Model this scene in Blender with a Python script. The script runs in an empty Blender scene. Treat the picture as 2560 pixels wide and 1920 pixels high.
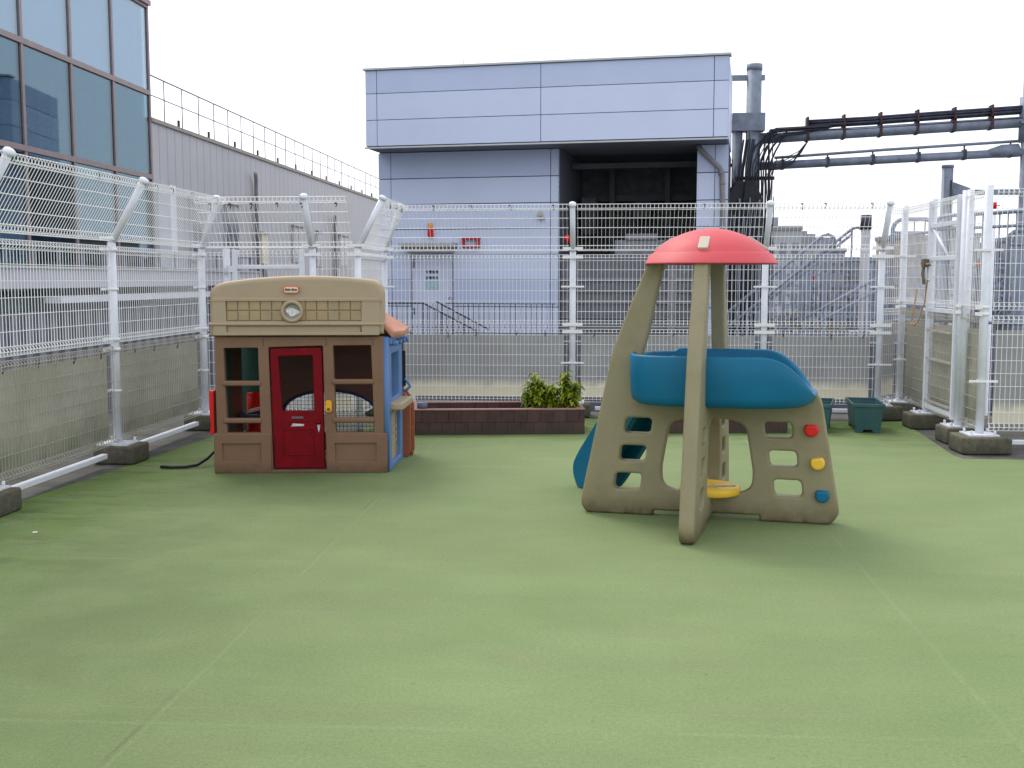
import bpy, bmesh, math, random
from mathutils import Vector, Matrix
random.seed(7)
R = math.radians
S = bpy.context.scene
COL = S.collection

# ------------------------------------------------------------------ camera
cam_d = bpy.data.cameras.new("camera")
cam_d.sensor_fit = 'HORIZONTAL'; cam_d.sensor_width = 36.0
cam_d.lens = 36.0 * 2720.0 / 2560.0
cam_d.clip_start = 0.05; cam_d.clip_end = 2000
cam = bpy.data.objects.new("camera", cam_d); COL.objects.link(cam)
cam.location = (0, 0, 1.5)
cam.rotation_euler = (R(90) - math.atan(262/2720.0), 0, math.atan(220/2720.0))
S.camera = cam
S.render.resolution_x = 1024; S.render.resolution_y = 768

# ------------------------------------------------------------------ world + sun (bright overcast)
SUN_EL, SUN_AZ = 52.0, -35.0      # azimuth from +Y, negative = towards -X
w = bpy.data.worlds.new("World"); S.world = w; w.use_nodes = True
nt = w.node_tree; nt.nodes.clear()
out = nt.nodes.new('ShaderNodeOutputWorld'); bg = nt.nodes.new('ShaderNodeBackground')
sky = nt.nodes.new('ShaderNodeTexSky'); sky.sky_type = 'NISHITA'; sky.sun_disc = False
sky.sun_elevation = R(SUN_EL); sky.sun_rotation = R(SUN_AZ)
sky.air_density = 1.0; sky.dust_density = 4.0; sky.ozone_density = 1.0
mixc = nt.nodes.new('ShaderNodeMix'); mixc.data_type = 'RGBA'
mixc.inputs[0].default_value = 0.80
nt.links.new(sky.outputs[0], mixc.inputs[6])
mixc.inputs[7].default_value = (9.0, 9.1, 9.6, 1)      # cloud layer
nt.links.new(mixc.outputs[2], bg.inputs[0]); bg.inputs[1].default_value = 0.12
nt.links.new(bg.outputs[0], out.inputs[0])
sd = bpy.data.lights.new("sun", 'SUN'); sd.energy = 1.2; sd.angle = R(22); sd.color = (1.0, 0.95, 0.86)
sun = bpy.data.objects.new("sun", sd); COL.objects.link(sun)
d = Vector((math.sin(R(SUN_AZ))*math.cos(R(SUN_EL)), math.cos(R(SUN_AZ))*math.cos(R(SUN_EL)), math.sin(R(SUN_EL))))
sun.rotation_euler = d.to_track_quat('Z', 'Y').to_euler()
S.view_settings.view_transform = 'Standard'; S.view_settings.look = 'None'
S.view_settings.gamma = 1.0; S.view_settings.exposure = 0.50
S.view_settings.use_curve_mapping = False

# ------------------------------------------------------------------ materials
def lin(c): return tuple(((x/255.0)/12.92 if x/255.0 <= .04045 else ((x/255.0+.055)/1.055)**2.4) for x in c)
MC = {}
def mat(name, rgb, rough=.5, metal=0., var=.12, scale=6., bump=0., bscale=60., spec=.28, dark=None, stain=0., stain_scale=2.5, stain_col=(.05,.05,.04), stretch=(1,1,1)):
    """procedural principled material: base colour mottled by noise, optional stains and bump"""
    if name in MC: return MC[name]
    m = bpy.data.materials.new(name); m.use_nodes = True; MC[name] = m
    n = m.node_tree; L = n.links; p = n.nodes['Principled BSDF']
    p.inputs['Roughness'].default_value = rough; p.inputs['Metallic'].default_value = metal
    p.inputs['Specular IOR Level'].default_value = spec
    tc = n.nodes.new('ShaderNodeTexCoord'); mp = n.nodes.new('ShaderNodeMapping')
    mp.inputs['Scale'].default_value = stretch
    L.new(tc.outputs['Object'], mp.inputs[0])
    no = n.nodes.new('ShaderNodeTexNoise'); no.inputs['Scale'].default_value = scale; no.inputs['Detail'].default_value = 6
    no.inputs['Roughness'].default_value = .65
    L.new(mp.outputs[0], no.inputs[0])
    cr = n.nodes.new('ShaderNodeValToRGB')
    dk = dark or tuple(c*(1-var) for c in rgb); lt = tuple(min(1, c*(1+var)) for c in rgb)
    cr.color_ramp.elements[0].position = .3; cr.color_ramp.elements[1].position = .7
    cr.color_ramp.elements[0].color = (*dk, 1); cr.color_ramp.elements[1].color = (*lt, 1)
    L.new(no.outputs[0], cr.inputs[0]); last = cr.outputs[0]
    if stain > 0:
        s = n.nodes.new('ShaderNodeTexNoise'); s.inputs['Scale'].default_value = stain_scale; s.inputs['Detail'].default_value = 8
        s.inputs['Roughness'].default_value = .7
        L.new(mp.outputs[0], s.inputs[0])
        sr = n.nodes.new('ShaderNodeValToRGB'); sr.color_ramp.elements[0].position = .5; sr.color_ramp.elements[1].position = .72
        sr.color_ramp.elements[0].color = (0, 0, 0, 1); sr.color_ramp.elements[1].color = (stain, stain, stain, 1)
        L.new(s.outputs[0], sr.inputs[0])
        mx = n.nodes.new('ShaderNodeMix'); mx.data_type = 'RGBA'
        L.new(sr.outputs[0], mx.inputs[0]); L.new(last, mx.inputs[6]); mx.inputs[7].default_value = (*stain_col, 1)
        last = mx.outputs[2]
    L.new(last, p.inputs['Base Color'])
    if bump > 0:
        b = n.nodes.new('ShaderNodeBump'); b.inputs['Strength'].default_value = bump; b.inputs['Distance'].default_value = .01
        bn = n.nodes.new('ShaderNodeTexNoise'); bn.inputs['Scale'].default_value = bscale; bn.inputs['Detail'].default_value = 4
        L.new(tc.outputs['Object'], bn.inputs[0]); L.new(bn.outputs[0], b.inputs['Height']); L.new(b.outputs[0], p.inputs['Normal'])
    return m

WHITE = mat('white_paint', (.70,.73,.80), .35, var=.06, scale=5, bump=.1, stain=.25, stain_scale=9, stain_col=(.42,.40,.34))
WIRE = mat('white_coated_wire', (.82,.83,.84), .4, var=.05, scale=3)
WWIRE = mat('weathered_wire', (.40,.39,.33), .6, var=.15, scale=3, stain=.5, stain_scale=6, stain_col=(.30,.27,.19))
TIE = mat('dark_tie', (.05,.045,.05), .6)
CONC = mat('block_concrete', (.135,.125,.095), .95, var=.45, scale=9, bump=.6, bscale=45, stain=.9, stain_scale=5, stain_col=(.04,.042,.035))
APRON = mat('apron_concrete', (.10,.098,.09), .95, var=.4, scale=3, bump=.4, bscale=30, stain=.8, stain_scale=1.6, stain_col=(.03,.04,.02))
TAN = mat('tan_plastic', (.275,.243,.148), .5, var=.06, scale=3, bump=.15, bscale=220, stain=.35, stain_scale=4, stain_col=(.15,.125,.045))
HEAD = mat('header_tan_plastic', (.385,.305,.205), .5, var=.07, scale=3, bump=.15, bscale=220, stain=.35, stain_scale=3, stain_col=(.30,.24,.15))
BROWN = mat('brown_plastic', (.205,.118,.072), .5, var=.08, scale=3, bump=.15, bscale=220, stain=.4, stain_scale=5, stain_col=(.145,.08,.05))
YTILE = mat('yellowed_tile_plastic', (.37,.275,.155), .55, var=.12, scale=4, stain=.8, stain_scale=2.2, stain_col=(.27,.24,.16))
BLUE = mat('blue_plastic', (.0005,.125,.24), .5, var=.10, scale=3, bump=.12, bscale=200, stain=.25, stain_scale=6, stain_col=(.004,.12,.22))
PBLUE = mat('pale_blue_plastic', (.10,.20,.42), .45, var=.08, bump=.1, bscale=200)
PINK = mat('faded_red_plastic', (.54,.07,.085), .5, var=.05, scale=2, bump=.1, bscale=200, stain=.3, stain_scale=2, stain_col=(.54,.05,.055))
RED = mat('red_plastic', (.62,.015,.012), .35, var=.06)
DRED = mat('dark_red_plastic', (.17,.0006,.006), .5, spec=.15, var=.25, stain=.6, stain_scale=4, stain_col=(.10,.0005,.002), bump=.1, bscale=150)
YEL = mat('yellow_plastic', (.80,.50,.045), .35, var=.06, stain=.25, stain_scale=8, stain_col=(.6,.40,.12))
ORANGE = mat('terracotta_plastic', (.30,.095,.045), .45, var=.10, bump=.1, bscale=200)
ROOFO = mat('pale_terracotta_plastic', (.46,.21,.13), .5, var=.08)
GREENP = mat('dark_green_plastic', (.02,.07,.055), .45, var=.15)
TUBG = mat('green_planter_plastic', (.035,.10,.105), .5, var=.15, scale=5, stain=.4, stain_scale=6, stain_col=(.09,.13,.12))
BLACK = mat('black_rubber', (.015,.015,.02), .5)
NAVY = mat('navy_plastic', (.02,.03,.09), .4)
STICK = mat('worn_sticker', (.50,.52,.52), .6, var=.25, scale=30)
BRBACK = mat('dark_brown_plastic', (.13,.055,.04), .5, var=.15)
STEEL = mat('galvanised_steel', (.20,.235,.30), .55, metal=.25, var=.25, scale=4, bump=.1, stain=.4, stain_scale=3, stain_col=(.10,.12,.16))
DSTEEL = mat('dark_steel', (.045,.05,.065), .6, var=.3)
CABLE = mat('black_cable', (.025,.028,.042), .5)
RUST = mat('rusty_steel', (.06,.035,.035), .8, var=.4)
GSTEEL = mat('grey_blue_steel', (.23,.27,.35), .5, metal=.2, var=.15)

# ------------------------------------------------------------------ mesh builder
def slabs(parent, rects, y0, y1, ms, names=('light_panel','dark_panel')):
    for (x0, z0, x1, z1, k) in rects: MB().box((x0,y0,z0),(x1,y1,z1)).build(names[k], ms[k], parent)
class MB:
    def __init__(s): s.v = []; s.f = []; s.sm = []
    def add(s, vs, fs, M=None, smooth=False):
        o = len(s.v)
        for q in vs:
            q = Vector(q)
            if M is not None: q = M @ q
            s.v.append(q[:])
        for f in fs: s.f.append([i+o for i in f]); s.sm.append(smooth)
        return s
    def box(s, a, b, M=None):
        x0,y0,z0 = a; x1,y1,z1 = b
        vs = [(x0,y0,z0),(x1,y0,z0),(x1,y1,z0),(x0,y1,z0),(x0,y0,z1),(x1,y0,z1),(x1,y1,z1),(x0,y1,z1)]
        return s.add(vs, [(0,3,2,1),(4,5,6,7),(0,1,5,4),(1,2,6,5),(2,3,7,6),(3,0,4,7)], M)
    def tube(s, pts, r, n=8, caps=True, closed=False, smooth=True):
        pts = [Vector(p) for p in pts]; rs = r if isinstance(r, (list, tuple)) else [r]*len(pts)
        vs = []; fs = []; k = len(pts); prevu = None
        for i, p in enumerate(pts):
            if closed: t = pts[(i+1) % k] - pts[i-1]
            else: t = pts[min(i+1, k-1)] - pts[max(i-1, 0)]
            t.normalize()
            if prevu is None:
                a = Vector((0,0,1)) if abs(t.z) < .9 else Vector((1,0,0)); u = t.cross(a).normalized()
            else:
                u = prevu - t*prevu.dot(t); u.normalize()
            prevu = u; v = t.cross(u)
            for j in range(n):
                an = 2*math.pi*(j+.5)/n
                vs.append(p + (u*math.cos(an) + v*math.sin(an))*rs[i])
        kk = k if closed else k-1
        for i in range(kk):
            for j in range(n):
                a = i*n+j; b = i*n+(j+1) % n; i2 = (i+1) % k
                fs.append((a, b, i2*n+(j+1) % n, i2*n+j))
        if caps and not closed:
            fs.append(tuple(reversed(range(n)))); fs.append(tuple((k-1)*n+j for j in range(n)))
        return s.add(vs, fs, smooth=smooth and n > 4)
    def lathe(s, prof, n=32, M=None, smooth=True, cap=False):
        vs = []; fs = []; k = len(prof)
        for (r, z) in prof:
            for j in range(n):
                a = 2*math.pi*j/n; vs.append((r*math.cos(a), r*math.sin(a), z))
        for i in range(k-1):
            for j in range(n):
                fs.append((i*n+j, i*n+(j+1) % n, (i+1)*n+(j+1) % n, (i+1)*n+j))
        if cap: fs.append(tuple(reversed(range(n)))); fs.append(tuple((k-1)*n+j for j in range(n)))
        return s.add(vs, fs, M, smooth)
    def prism(s, poly, y0, y1, M=None):
        """outline in (x, z) extruded along y"""
        n = len(poly); vs = [(x, y0, z) for x, z in poly] + [(x, y1, z) for x, z in poly]
        fs = [tuple(range(n)), tuple(reversed(range(n, 2*n)))] + [((i+1) % n, i, n+i, n+(i+1) % n) for i in range(n)]
        return s.add(vs, fs, M)
    def build(s, name, m, parent=None, bevel=0, seg=2, loc=None, rot=None):
        me = bpy.data.meshes.new(name); me.from_pydata(s.v, [], s.f); me.materials.append(m)
        bm = bmesh.new(); bm.from_mesh(me); bmesh.ops.recalc_face_normals(bm, faces=bm.faces)
        bm.to_mesh(me); bm.free()
        if any(s.sm): me.polygons.foreach_set('use_smooth', s.sm)
        me.update()
        return link(name, me, parent, bevel, seg, loc, rot)
def link(name, me, parent=None, bevel=0, seg=2, loc=None, rot=None):
    o = bpy.data.objects.new(name, me); COL.objects.link(o)
    if parent: o.parent = parent
    if loc is not None: o.location = loc
    if rot is not None: o.rotation_euler = rot
    if bevel:
        b = o.modifiers.new('bevel', 'BEVEL'); b.width = bevel; b.segments = seg; b.limit_method = 'ANGLE'; b.angle_limit = R(40)
        b.harden_normals = False
    return o
def tag(o, label=None, cat=None, group=None, kind=None):
    if label: o['label'] = label
    if cat: o['category'] = cat
    if group: o['group'] = group
    if kind: o['kind'] = kind
    return o
def thing(name, label, cat, loc=(0,0,0), rz=0, group=None):
    o = bpy.data.objects.new(name, None); COL.objects.link(o); o.empty_display_size = .2
    o.location = loc; o.rotation_euler = (0, 0, rz); return tag(o, label, cat, group)
def dup(root, loc, rz, label):
    r = root.copy(); COL.objects.link(r); r.location = loc; r.rotation_euler = (0, 0, rz); r['label'] = label
    for ch in list(root.children):
        c = ch.copy(); COL.objects.link(c); c.parent = r
        for g in list(ch.children):
            q = g.copy(); COL.objects.link(q); q.parent = c
    return r
def rounded(pts, r, n=5):
    """round the corners of a polygon; r a number or one per corner"""
    out = []; k = len(pts)
    for i, p in enumerate(pts):
        p = Vector(p); a = Vector(pts[i-1]); b = Vector(pts[(i+1) % k])
        ri = r[i] if isinstance(r, (list, tuple)) else r
        if ri <= 0: out.append(p[:]); continue
        u = (a-p); v = (b-p); ri = min(ri, u.length*.48, v.length*.48); u.normalize(); v.normalize()
        p0 = p+u*ri; p1 = p+v*ri
        for j in range(n+1):
            t = j/n; q = p0*(1-t)**2 + p*2*t*(1-t) + p1*t*t; out.append(q[:])
    return out
def rect(x0, z0, x1, z1): return [(x0,z0),(x1,z0),(x1,z1),(x0,z1)]
def plate(outer, holes, thick, bev, res=3):
    """a moulded panel: outline in (x, z) with holes, rounded edges, centred on y = 0"""
    cu = bpy.data.curves.new('c', 'CURVE'); cu.dimensions = '2D'; cu.fill_mode = 'BOTH'
    cu.extrude = max(.0005, thick/2-bev); cu.bevel_depth = bev; cu.bevel_resolution = res; cu.offset = -bev
    for pl in [outer]+list(holes):
        sp = cu.splines.new('POLY'); sp.points.add(len(pl)-1); sp.use_cyclic_u = True
        for i, p in enumerate(pl): sp.points[i].co = (p[0], p[1], 0, 1)
    ob = bpy.data.objects.new('c', cu); me = bpy.data.meshes.new_from_object(ob)
    bpy.data.objects.remove(ob); bpy.data.curves.remove(cu)
    me.transform(Matrix.Rotation(R(90), 4, 'X'))
    me.materials.clear()
    return me
def panel(name, m, parent, outer, holes=(), thick=.08, bev=.015, loc=None, rot=None, res=3):
    me = plate(outer, holes, thick, bev, res); me.materials.append(m)
    return link(name, me, parent, loc=loc, rot=rot)
def text_mesh(name, s, size, m, parent, loc, rot=(R(90),0,0), bold=0.0, ext=.002):
    cu = bpy.data.curves.new('t', 'FONT'); cu.body = s; cu.size = size; cu.extrude = ext; cu.align_x = 'CENTER'; cu.align_y = 'CENTER'; cu.offset = bold
    cu.resolution_u = 3
    ob = bpy.data.objects.new('t', cu); me = bpy.data.meshes.new_from_object(ob)
    bpy.data.objects.remove(ob); bpy.data.curves.remove(cu); me.materials.clear(); me.materials.append(m)
    return link(name, me, parent, loc=loc, rot=rot)

# ------------------------------------------------------------------ ground, roof floor
def floor_material():
    m = bpy.data.materials.new('green_roof_matting'); m.use_nodes = True
    n = m.node_tree; L = n.links; p = n.nodes['Principled BSDF']; p.inputs['Roughness'].default_value = .85
    p.inputs['Specular IOR Level'].default_value = .3
    tc = n.nodes.new('ShaderNodeTexCoord'); sx = n.nodes.new('ShaderNodeSeparateXYZ'); L.new(tc.outputs['Object'], sx.inputs[0])
    def noise(sc, det=5, st=(1,1,1), rough=.6):
        mp = n.nodes.new('ShaderNodeMapping'); mp.inputs['Scale'].default_value = st; L.new(tc.outputs['Object'], mp.inputs[0])
        t = n.nodes.new('ShaderNodeTexNoise'); t.inputs['Scale'].default_value = sc; t.inputs['Detail'].default_value = det
        t.inputs['Roughness'].default_value = rough; L.new(mp.outputs[0], t.inputs[0]); return t.outputs[0]
    def ramp(src, a, b, ca=(0,0,0), cb=(1,1,1)):
        r = n.nodes.new('ShaderNodeValToRGB'); r.color_ramp.elements[0].position = a; r.color_ramp.elements[1].position = b
        r.color_ramp.elements[0].color = (*ca,1); r.color_ramp.elements[1].color = (*cb,1); L.new(src, r.inputs[0]); return r.outputs[0]
    def mix(f, a, b, mode='MIX'):
        x = n.nodes.new('ShaderNodeMix'); x.data_type = 'RGBA'; x.blend_type = mode
        if isinstance(f, float): x.inputs[0].default_value = f
        else: L.new(f, x.inputs[0])
        for s, i in ((a, 6), (b, 7)):
            if isinstance(s, tuple): x.inputs[i].default_value = (*s, 1)
            else: L.new(s, x.inputs[i])
        return x.outputs[2]
    def mth(op, a, b=None, c=None):
        x = n.nodes.new('ShaderNodeMath'); x.operation = op
        for i, s in enumerate((a, b, c)):
            if s is None: continue
            if isinstance(s, (int, float)): x.inputs[i].default_value = s
            else: L.new(s, x.inputs[i])
        return x.outputs[0]
    base = ramp(noise(1.1, 8, (1,1.6,1)), .30, .70, (.160,.245,.098), (.198,.283,.124))
    # worn brownish streaks
    base = mix(mth('MULTIPLY', ramp(noise(1.7, 9, (.6,2.2,1), .72), .47, .75), .35), base, (.165,.19,.105))
    # pale rubbed areas
    base = mix(mth('MULTIPLY', ramp(noise(.55, 5), .45, .75), .25), base, (.235,.32,.165))
    # mossy saturated green beside the left fence and in the back corners
    X0 = sx.outputs[0]
    edge = mth('MAXIMUM', mth('MULTIPLY_ADD', sx.outputs[0], -.9, -2.35), mth('MULTIPLY_ADD', sx.outputs[1], .9, -9.0))
    edge = mth('MINIMUM', mth('MAXIMUM', edge, 0.), 1.)
    moss = mth('MULTIPLY', edge, ramp(noise(3.2, 8, (1,1,1), .7), .35, .62))
    soil = mth('MULTIPLY', mth('MINIMUM', mth('MAXIMUM', mth('MULTIPLY_ADD', X0, -.55, -.25), 0.), 1.), ramp(noise(.8, 7), .25, .6))  # left side darkened, painting in wall shade and vignette along with moss
    base = mix(mth('MULTIPLY', soil, .75), base, (.085,.135,.05))  # left-side darkening: painted wall shade and vignette along with moss
    base = mix(mth('MULTIPLY', moss, .8), base, (.10,.20,.02))
    edge3 = mth('MINIMUM', mth('MAXIMUM', mth('MAXIMUM', mth('MULTIPLY_ADD', X0, -.8, -1.9), mth('MULTIPLY_ADD', sx.outputs[1], .6, -5.6)), 0.), 1.)
    dirt = mth('MULTIPLY', edge3, ramp(noise(2.3, 9, (.7,1.8,1), .75), .50, .60))
    base = mix(mth('MULTIPLY', dirt, .5), base, (.05,.06,.03))
    # laid seams of the matting
    seams = None
    wob = mth('MULTIPLY_ADD', noise(1.3, 3), .03, -.015)
    def line(coord, c0, wd, tilt=0., other=None):
        q = mth('SUBTRACT', coord, c0)
        if tilt: q = mth('MULTIPLY_ADD', other, -tilt, q)
        return mth('LESS_THAN', mth('ABSOLUTE', mth('ADD', q, wob)), wd)
    X, Y = sx.outputs[0], sx.outputs[1]
    ls = [line(Y, 5.62, .008, .022, X), line(Y, 3.66, .004, .045, X), line(Y, 3.50, .012, .03, X), line(Y, 6.62, .009, .01, X),
          line(X, -1.51, .007), line(X, 1.365, .012), line(Y, 8.6, .012), line(X, 4.2, .012), line(Y, 2.6, .006, .02, X)]
    for q in ls: seams = q if seams is None else mth('MAXIMUM', seams, q)
    seams = mth('MULTIPLY', seams, ramp(noise(1.6, 6), .35, .65))
    base = mix(mth('MULTIPLY', seams, .15), base, (.30,.42,.24))
    dk = mth('MULTIPLY', line(X, -1.535, .008), ramp(noise(1.1, 6), .5, .7))
    base = mix(mth('MULTIPLY', dk, .6), base, (.09,.115,.06))
    # grain of the woven matting
    g = noise(170, 3); base = mix(.85, base, ramp(g, .30, .70, (.62,.62,.60), (1.0,1.0,1.0)), 'MULTIPLY')
    g2 = noise(60, 4); base = mix(.6, base, ramp(g2, .3, .7, (.66,.68,.62), (1,1,1)), 'MULTIPLY')
    sp = ramp(noise(21, 2), .70, .73); base = mix(mth('MULTIPLY', sp, .5), base, (.10,.11,.06))
    scf = ramp(noise(2.2, 10, (.25,3.0,1), .8), .60, .70); base = mix(mth('MULTIPLY', scf, .45), base, (.11,.125,.075))
    base = mix(1.0, base, (1.25,1.145,1.14), 'MULTIPLY')
    L.new(base, p.inputs['Base Color'])
    b = n.nodes.new('ShaderNodeBump'); b.inputs['Strength'].default_value = .5; b.inputs['Distance'].default_value = .004
    L.new(g, b.inputs['Height']); L.new(b.outputs[0], p.inputs['Normal'])
    return m
b = MB(); b.add([(-400,-200,-9),(400,-200,-9),(400,900,-9),(-400,900,-9)], [(0,1,2,3)])
tag(b.build('ground', mat('far_ground', (.20,.20,.20), .9, var=.3, scale=.05)), kind='structure')
b = MB(); b.box((-4.6,-6,-.6),(9.5,12.35,-.004))
tag(b.build('roof_apron', APRON), kind='structure')
poly = [(-4.2,-4),(7.5,-4),(7.5,9.28),(3.05,9.30),(3.02,9.45),(3.2,11.75),(2.98,11.68),(-2.3,11.70),(-2.35,10.35),(-3.66,10.30),(-3.70,9.9),(-3.79,8.5),(-3.90,7.1),(-4.2,3.0)]
b = MB(); n_ = len(poly); b.add([(x,y,.0) for x,y in poly], [tuple(range(n_))])
tag(b.build('roof_floor', floor_material()), kind='structure')
b = MB(); b.box((-8.9,-6,-1.4),(-4.65,60,-.9)); b.box((-4.6,12.4,-1.4),(4.6,60,-.5))
tag(b.build('lower_roof', mat('lower_roof_concrete', (.20,.20,.19), .9, var=.25, scale=1)), kind='structure')

# ------------------------------------------------------------------ fences
def foot_dirt(m, z1, col, amt=.8):
    n = m.node_tree; L = n.links; p = n.nodes['Principled BSDF']; src = p.inputs['Base Color'].links[0].from_socket
    tc = n.nodes.new('ShaderNodeTexCoord'); sx = n.nodes.new('ShaderNodeSeparateXYZ'); L.new(tc.outputs['Object'], sx.inputs[0])
    mr = n.nodes.new('ShaderNodeMapRange'); mr.inputs[1].default_value = z1; mr.inputs[2].default_value = 0; L.new(sx.outputs[2], mr.inputs[0])
    no = n.nodes.new('ShaderNodeTexNoise'); no.inputs['Scale'].default_value = 14; no.inputs['Detail'].default_value = 8; L.new(tc.outputs['Object'], no.inputs[0])
    ml = n.nodes.new('ShaderNodeMath'); ml.operation = 'MULTIPLY'; L.new(mr.outputs[0], ml.inputs[0]); L.new(no.outputs[0], ml.inputs[1])
    m2 = n.nodes.new('ShaderNodeMath'); m2.operation = 'MULTIPLY'; m2.use_clamp = True; L.new(ml.outputs[0], m2.inputs[0]); m2.inputs[1].default_value = 2*amt
    mx = n.nodes.new('ShaderNodeMix'); mx.data_type = 'RGBA'; L.new(m2.outputs[0], mx.inputs[0]); L.new(src, mx.inputs[6]); mx.inputs[7].default_value = (*col, 1)
    L.new(mx.outputs[2], p.inputs['Base Color'])
foot_dirt(TAN, .13, (.075,.055,.02), .75); foot_dirt(BROWN, .10, (.08,.05,.03), .6); foot_dirt(CONC, .16, (.045,.05,.03), .7)
PITCH, ROW = .0425, .1175
_pc = {}
def mesh_panel_data(L_, h, wm=None):
    """folded-edge welded mesh: wires bent into a triangle at the top and bottom"""
    key = (round(L_, 3), round(h, 3), wm is None)
    if key in _pc: return _pc[key]
    b = MB(); t = .0019; e = .032; dp = .034
    prof = [(0,.0),(-.002,0)] 
    path = [(-.004,e*2),(-dp,e),(0,0),(0,h),(-dp,h-e),(-.004,h-e*2)]
    nx = max(2, int(L_/PITCH)); off = (L_-nx*PITCH)/2
    for i in range(nx+1):
        x = off+i*PITCH
        for k in range(len(path)-1):
            (y0,z0),(y1,z1) = path[k], path[k+1]
            if k == 2: z1 += .004
            vs = [(x-t,y0-t,z0),(x+t,y0-t,z0),(x+t,y0+t,z0),(x-t,y0+t,z0),(x-t,y1-t,z1),(x+t,y1-t,z1),(x+t,y1+t,z1),(x-t,y1+t,z1)]
            b.add(vs, [(0,1,5,4),(1,2,6,5),(2,3,7,6),(3,0,4,7)])
    T = .0024
    rows = [(0,0),(-dp,e),(-.004,e*2),(0,h),(-dp,h-e),(-.004,h-e*2)]
    k = int(round((h-.1)/ROW)); 
    for i in range(1, k): rows.append((0, .05+(h-.1)*i/k))
    for (y, z) in rows: b.box((0,y-T-.003,z-T),(L_,y+T-.003,z+T))
    me = bpy.data.meshes.new('mesh_panel'); me.from_pydata(b.v, [], b.f); me.materials.append(wm or WIRE); me.update()
    _pc[key] = me; return me
def sheet_material(name, top, low, foot_tint, tr, band=(.28,1.1)):
    """weathered translucent plastic sheet, ribbed, tinted near the foot: algal green on olive sheets, pale beige on grey ones"""
    m = bpy.data.materials.new(name); m.use_nodes = True; n = m.node_tree; L = n.links
    p = n.nodes['Principled BSDF']; p.inputs['Roughness'].default_value = .35
    tc = n.nodes.new('ShaderNodeTexCoord')
    no = n.nodes.new('ShaderNodeTexNoise'); no.inputs['Scale'].default_value = 2.5; no.inputs['Detail'].default_value = 8
    L.new(tc.outputs['Object'], no.inputs[0])
    cr = n.nodes.new('ShaderNodeValToRGB'); cr.color_ramp.elements[0].color = (*low,1); cr.color_ramp.elements[1].color = (*top,1)
    cr.color_ramp.elements[0].position = .35; cr.color_ramp.elements[1].position = .65
    L.new(no.outputs[0], cr.inputs[0])
    sx = n.nodes.new('ShaderNodeSeparateXYZ'); L.new(tc.outputs['Object'], sx.inputs[0])
    mr = n.nodes.new('ShaderNodeMapRange'); mr.inputs[1].default_value = band[0]; mr.inputs[2].default_value = .06 if band[1] > 2 else 0.; mr.inputs[3].default_value = 0; mr.inputs[4].default_value = 1
    L.new(sx.outputs[2], mr.inputs[0])
    n2 = n.nodes.new('ShaderNodeTexNoise'); n2.inputs['Scale'].default_value = 7; n2.inputs['Detail'].default_value = 8; L.new(tc.outputs['Object'], n2.inputs[0])
    ml = n.nodes.new('ShaderNodeMath'); ml.operation = 'MULTIPLY'; L.new(mr.outputs[0], ml.inputs[0]); L.new(n2.outputs[0], ml.inputs[1])
    m2 = n.nodes.new('ShaderNodeMath'); m2.operation = 'MULTIPLY'; L.new(ml.outputs[0], m2.inputs[0]); m2.inputs[1].default_value = band[1]; m2.use_clamp = True
    mx = n.nodes.new('ShaderNodeMix'); mx.data_type = 'RGBA'; L.new(m2.outputs[0], mx.inputs[0]); L.new(cr.outputs[0], mx.inputs[6]); mx.inputs[7].default_value = (*foot_tint,1)
    L.new(mx.outputs[2], p.inputs['Base Color'])
    wv = n.nodes.new('ShaderNodeTexWave'); wv.inputs['Scale'].default_value = 18; wv.bands_direction = 'X'; L.new(tc.outputs['Object'], wv.inputs[0])
    bp = n.nodes.new('ShaderNodeBump'); bp.inputs['Strength'].default_value = .15; bp.inputs['Distance'].default_value = .004; L.new(wv.outputs[0], bp.inputs['Height']); L.new(bp.outputs[0], p.inputs['Normal'])
    tl = n.nodes.new('ShaderNodeBsdfTranslucent'); L.new(mx.outputs[2], tl.inputs[0])
    tp = n.nodes.new('ShaderNodeBsdfTransparent'); tp.inputs[0].default_value = (.85,.88,.85,1)
    a = n.nodes.new('ShaderNodeMixShader'); a.inputs[0].default_value = .30; L.new(p.outputs[0], a.inputs[1]); L.new(tl.outputs[0], a.inputs[2])
    c = n.nodes.new('ShaderNodeMixShader'); c.inputs[0].default_value = tr; L.new(a.outputs[0], c.inputs[1]); L.new(tp.outputs[0], c.inputs[2])
    L.new(c.outputs[0], n.nodes['Material Output'].inputs[0])
    return m
SHEET_L = sheet_material('olive_grey_sheet', (.60,.59,.52), (.50,.49,.42), (.13,.16,.07), .08)
SHEET_B = sheet_material('grey_sheet', (.47,.475,.485), (.40,.405,.42), (.85,.80,.66), .10, (.21,3.2))  # grey sheets turn pale beige in a band along the foot

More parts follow.
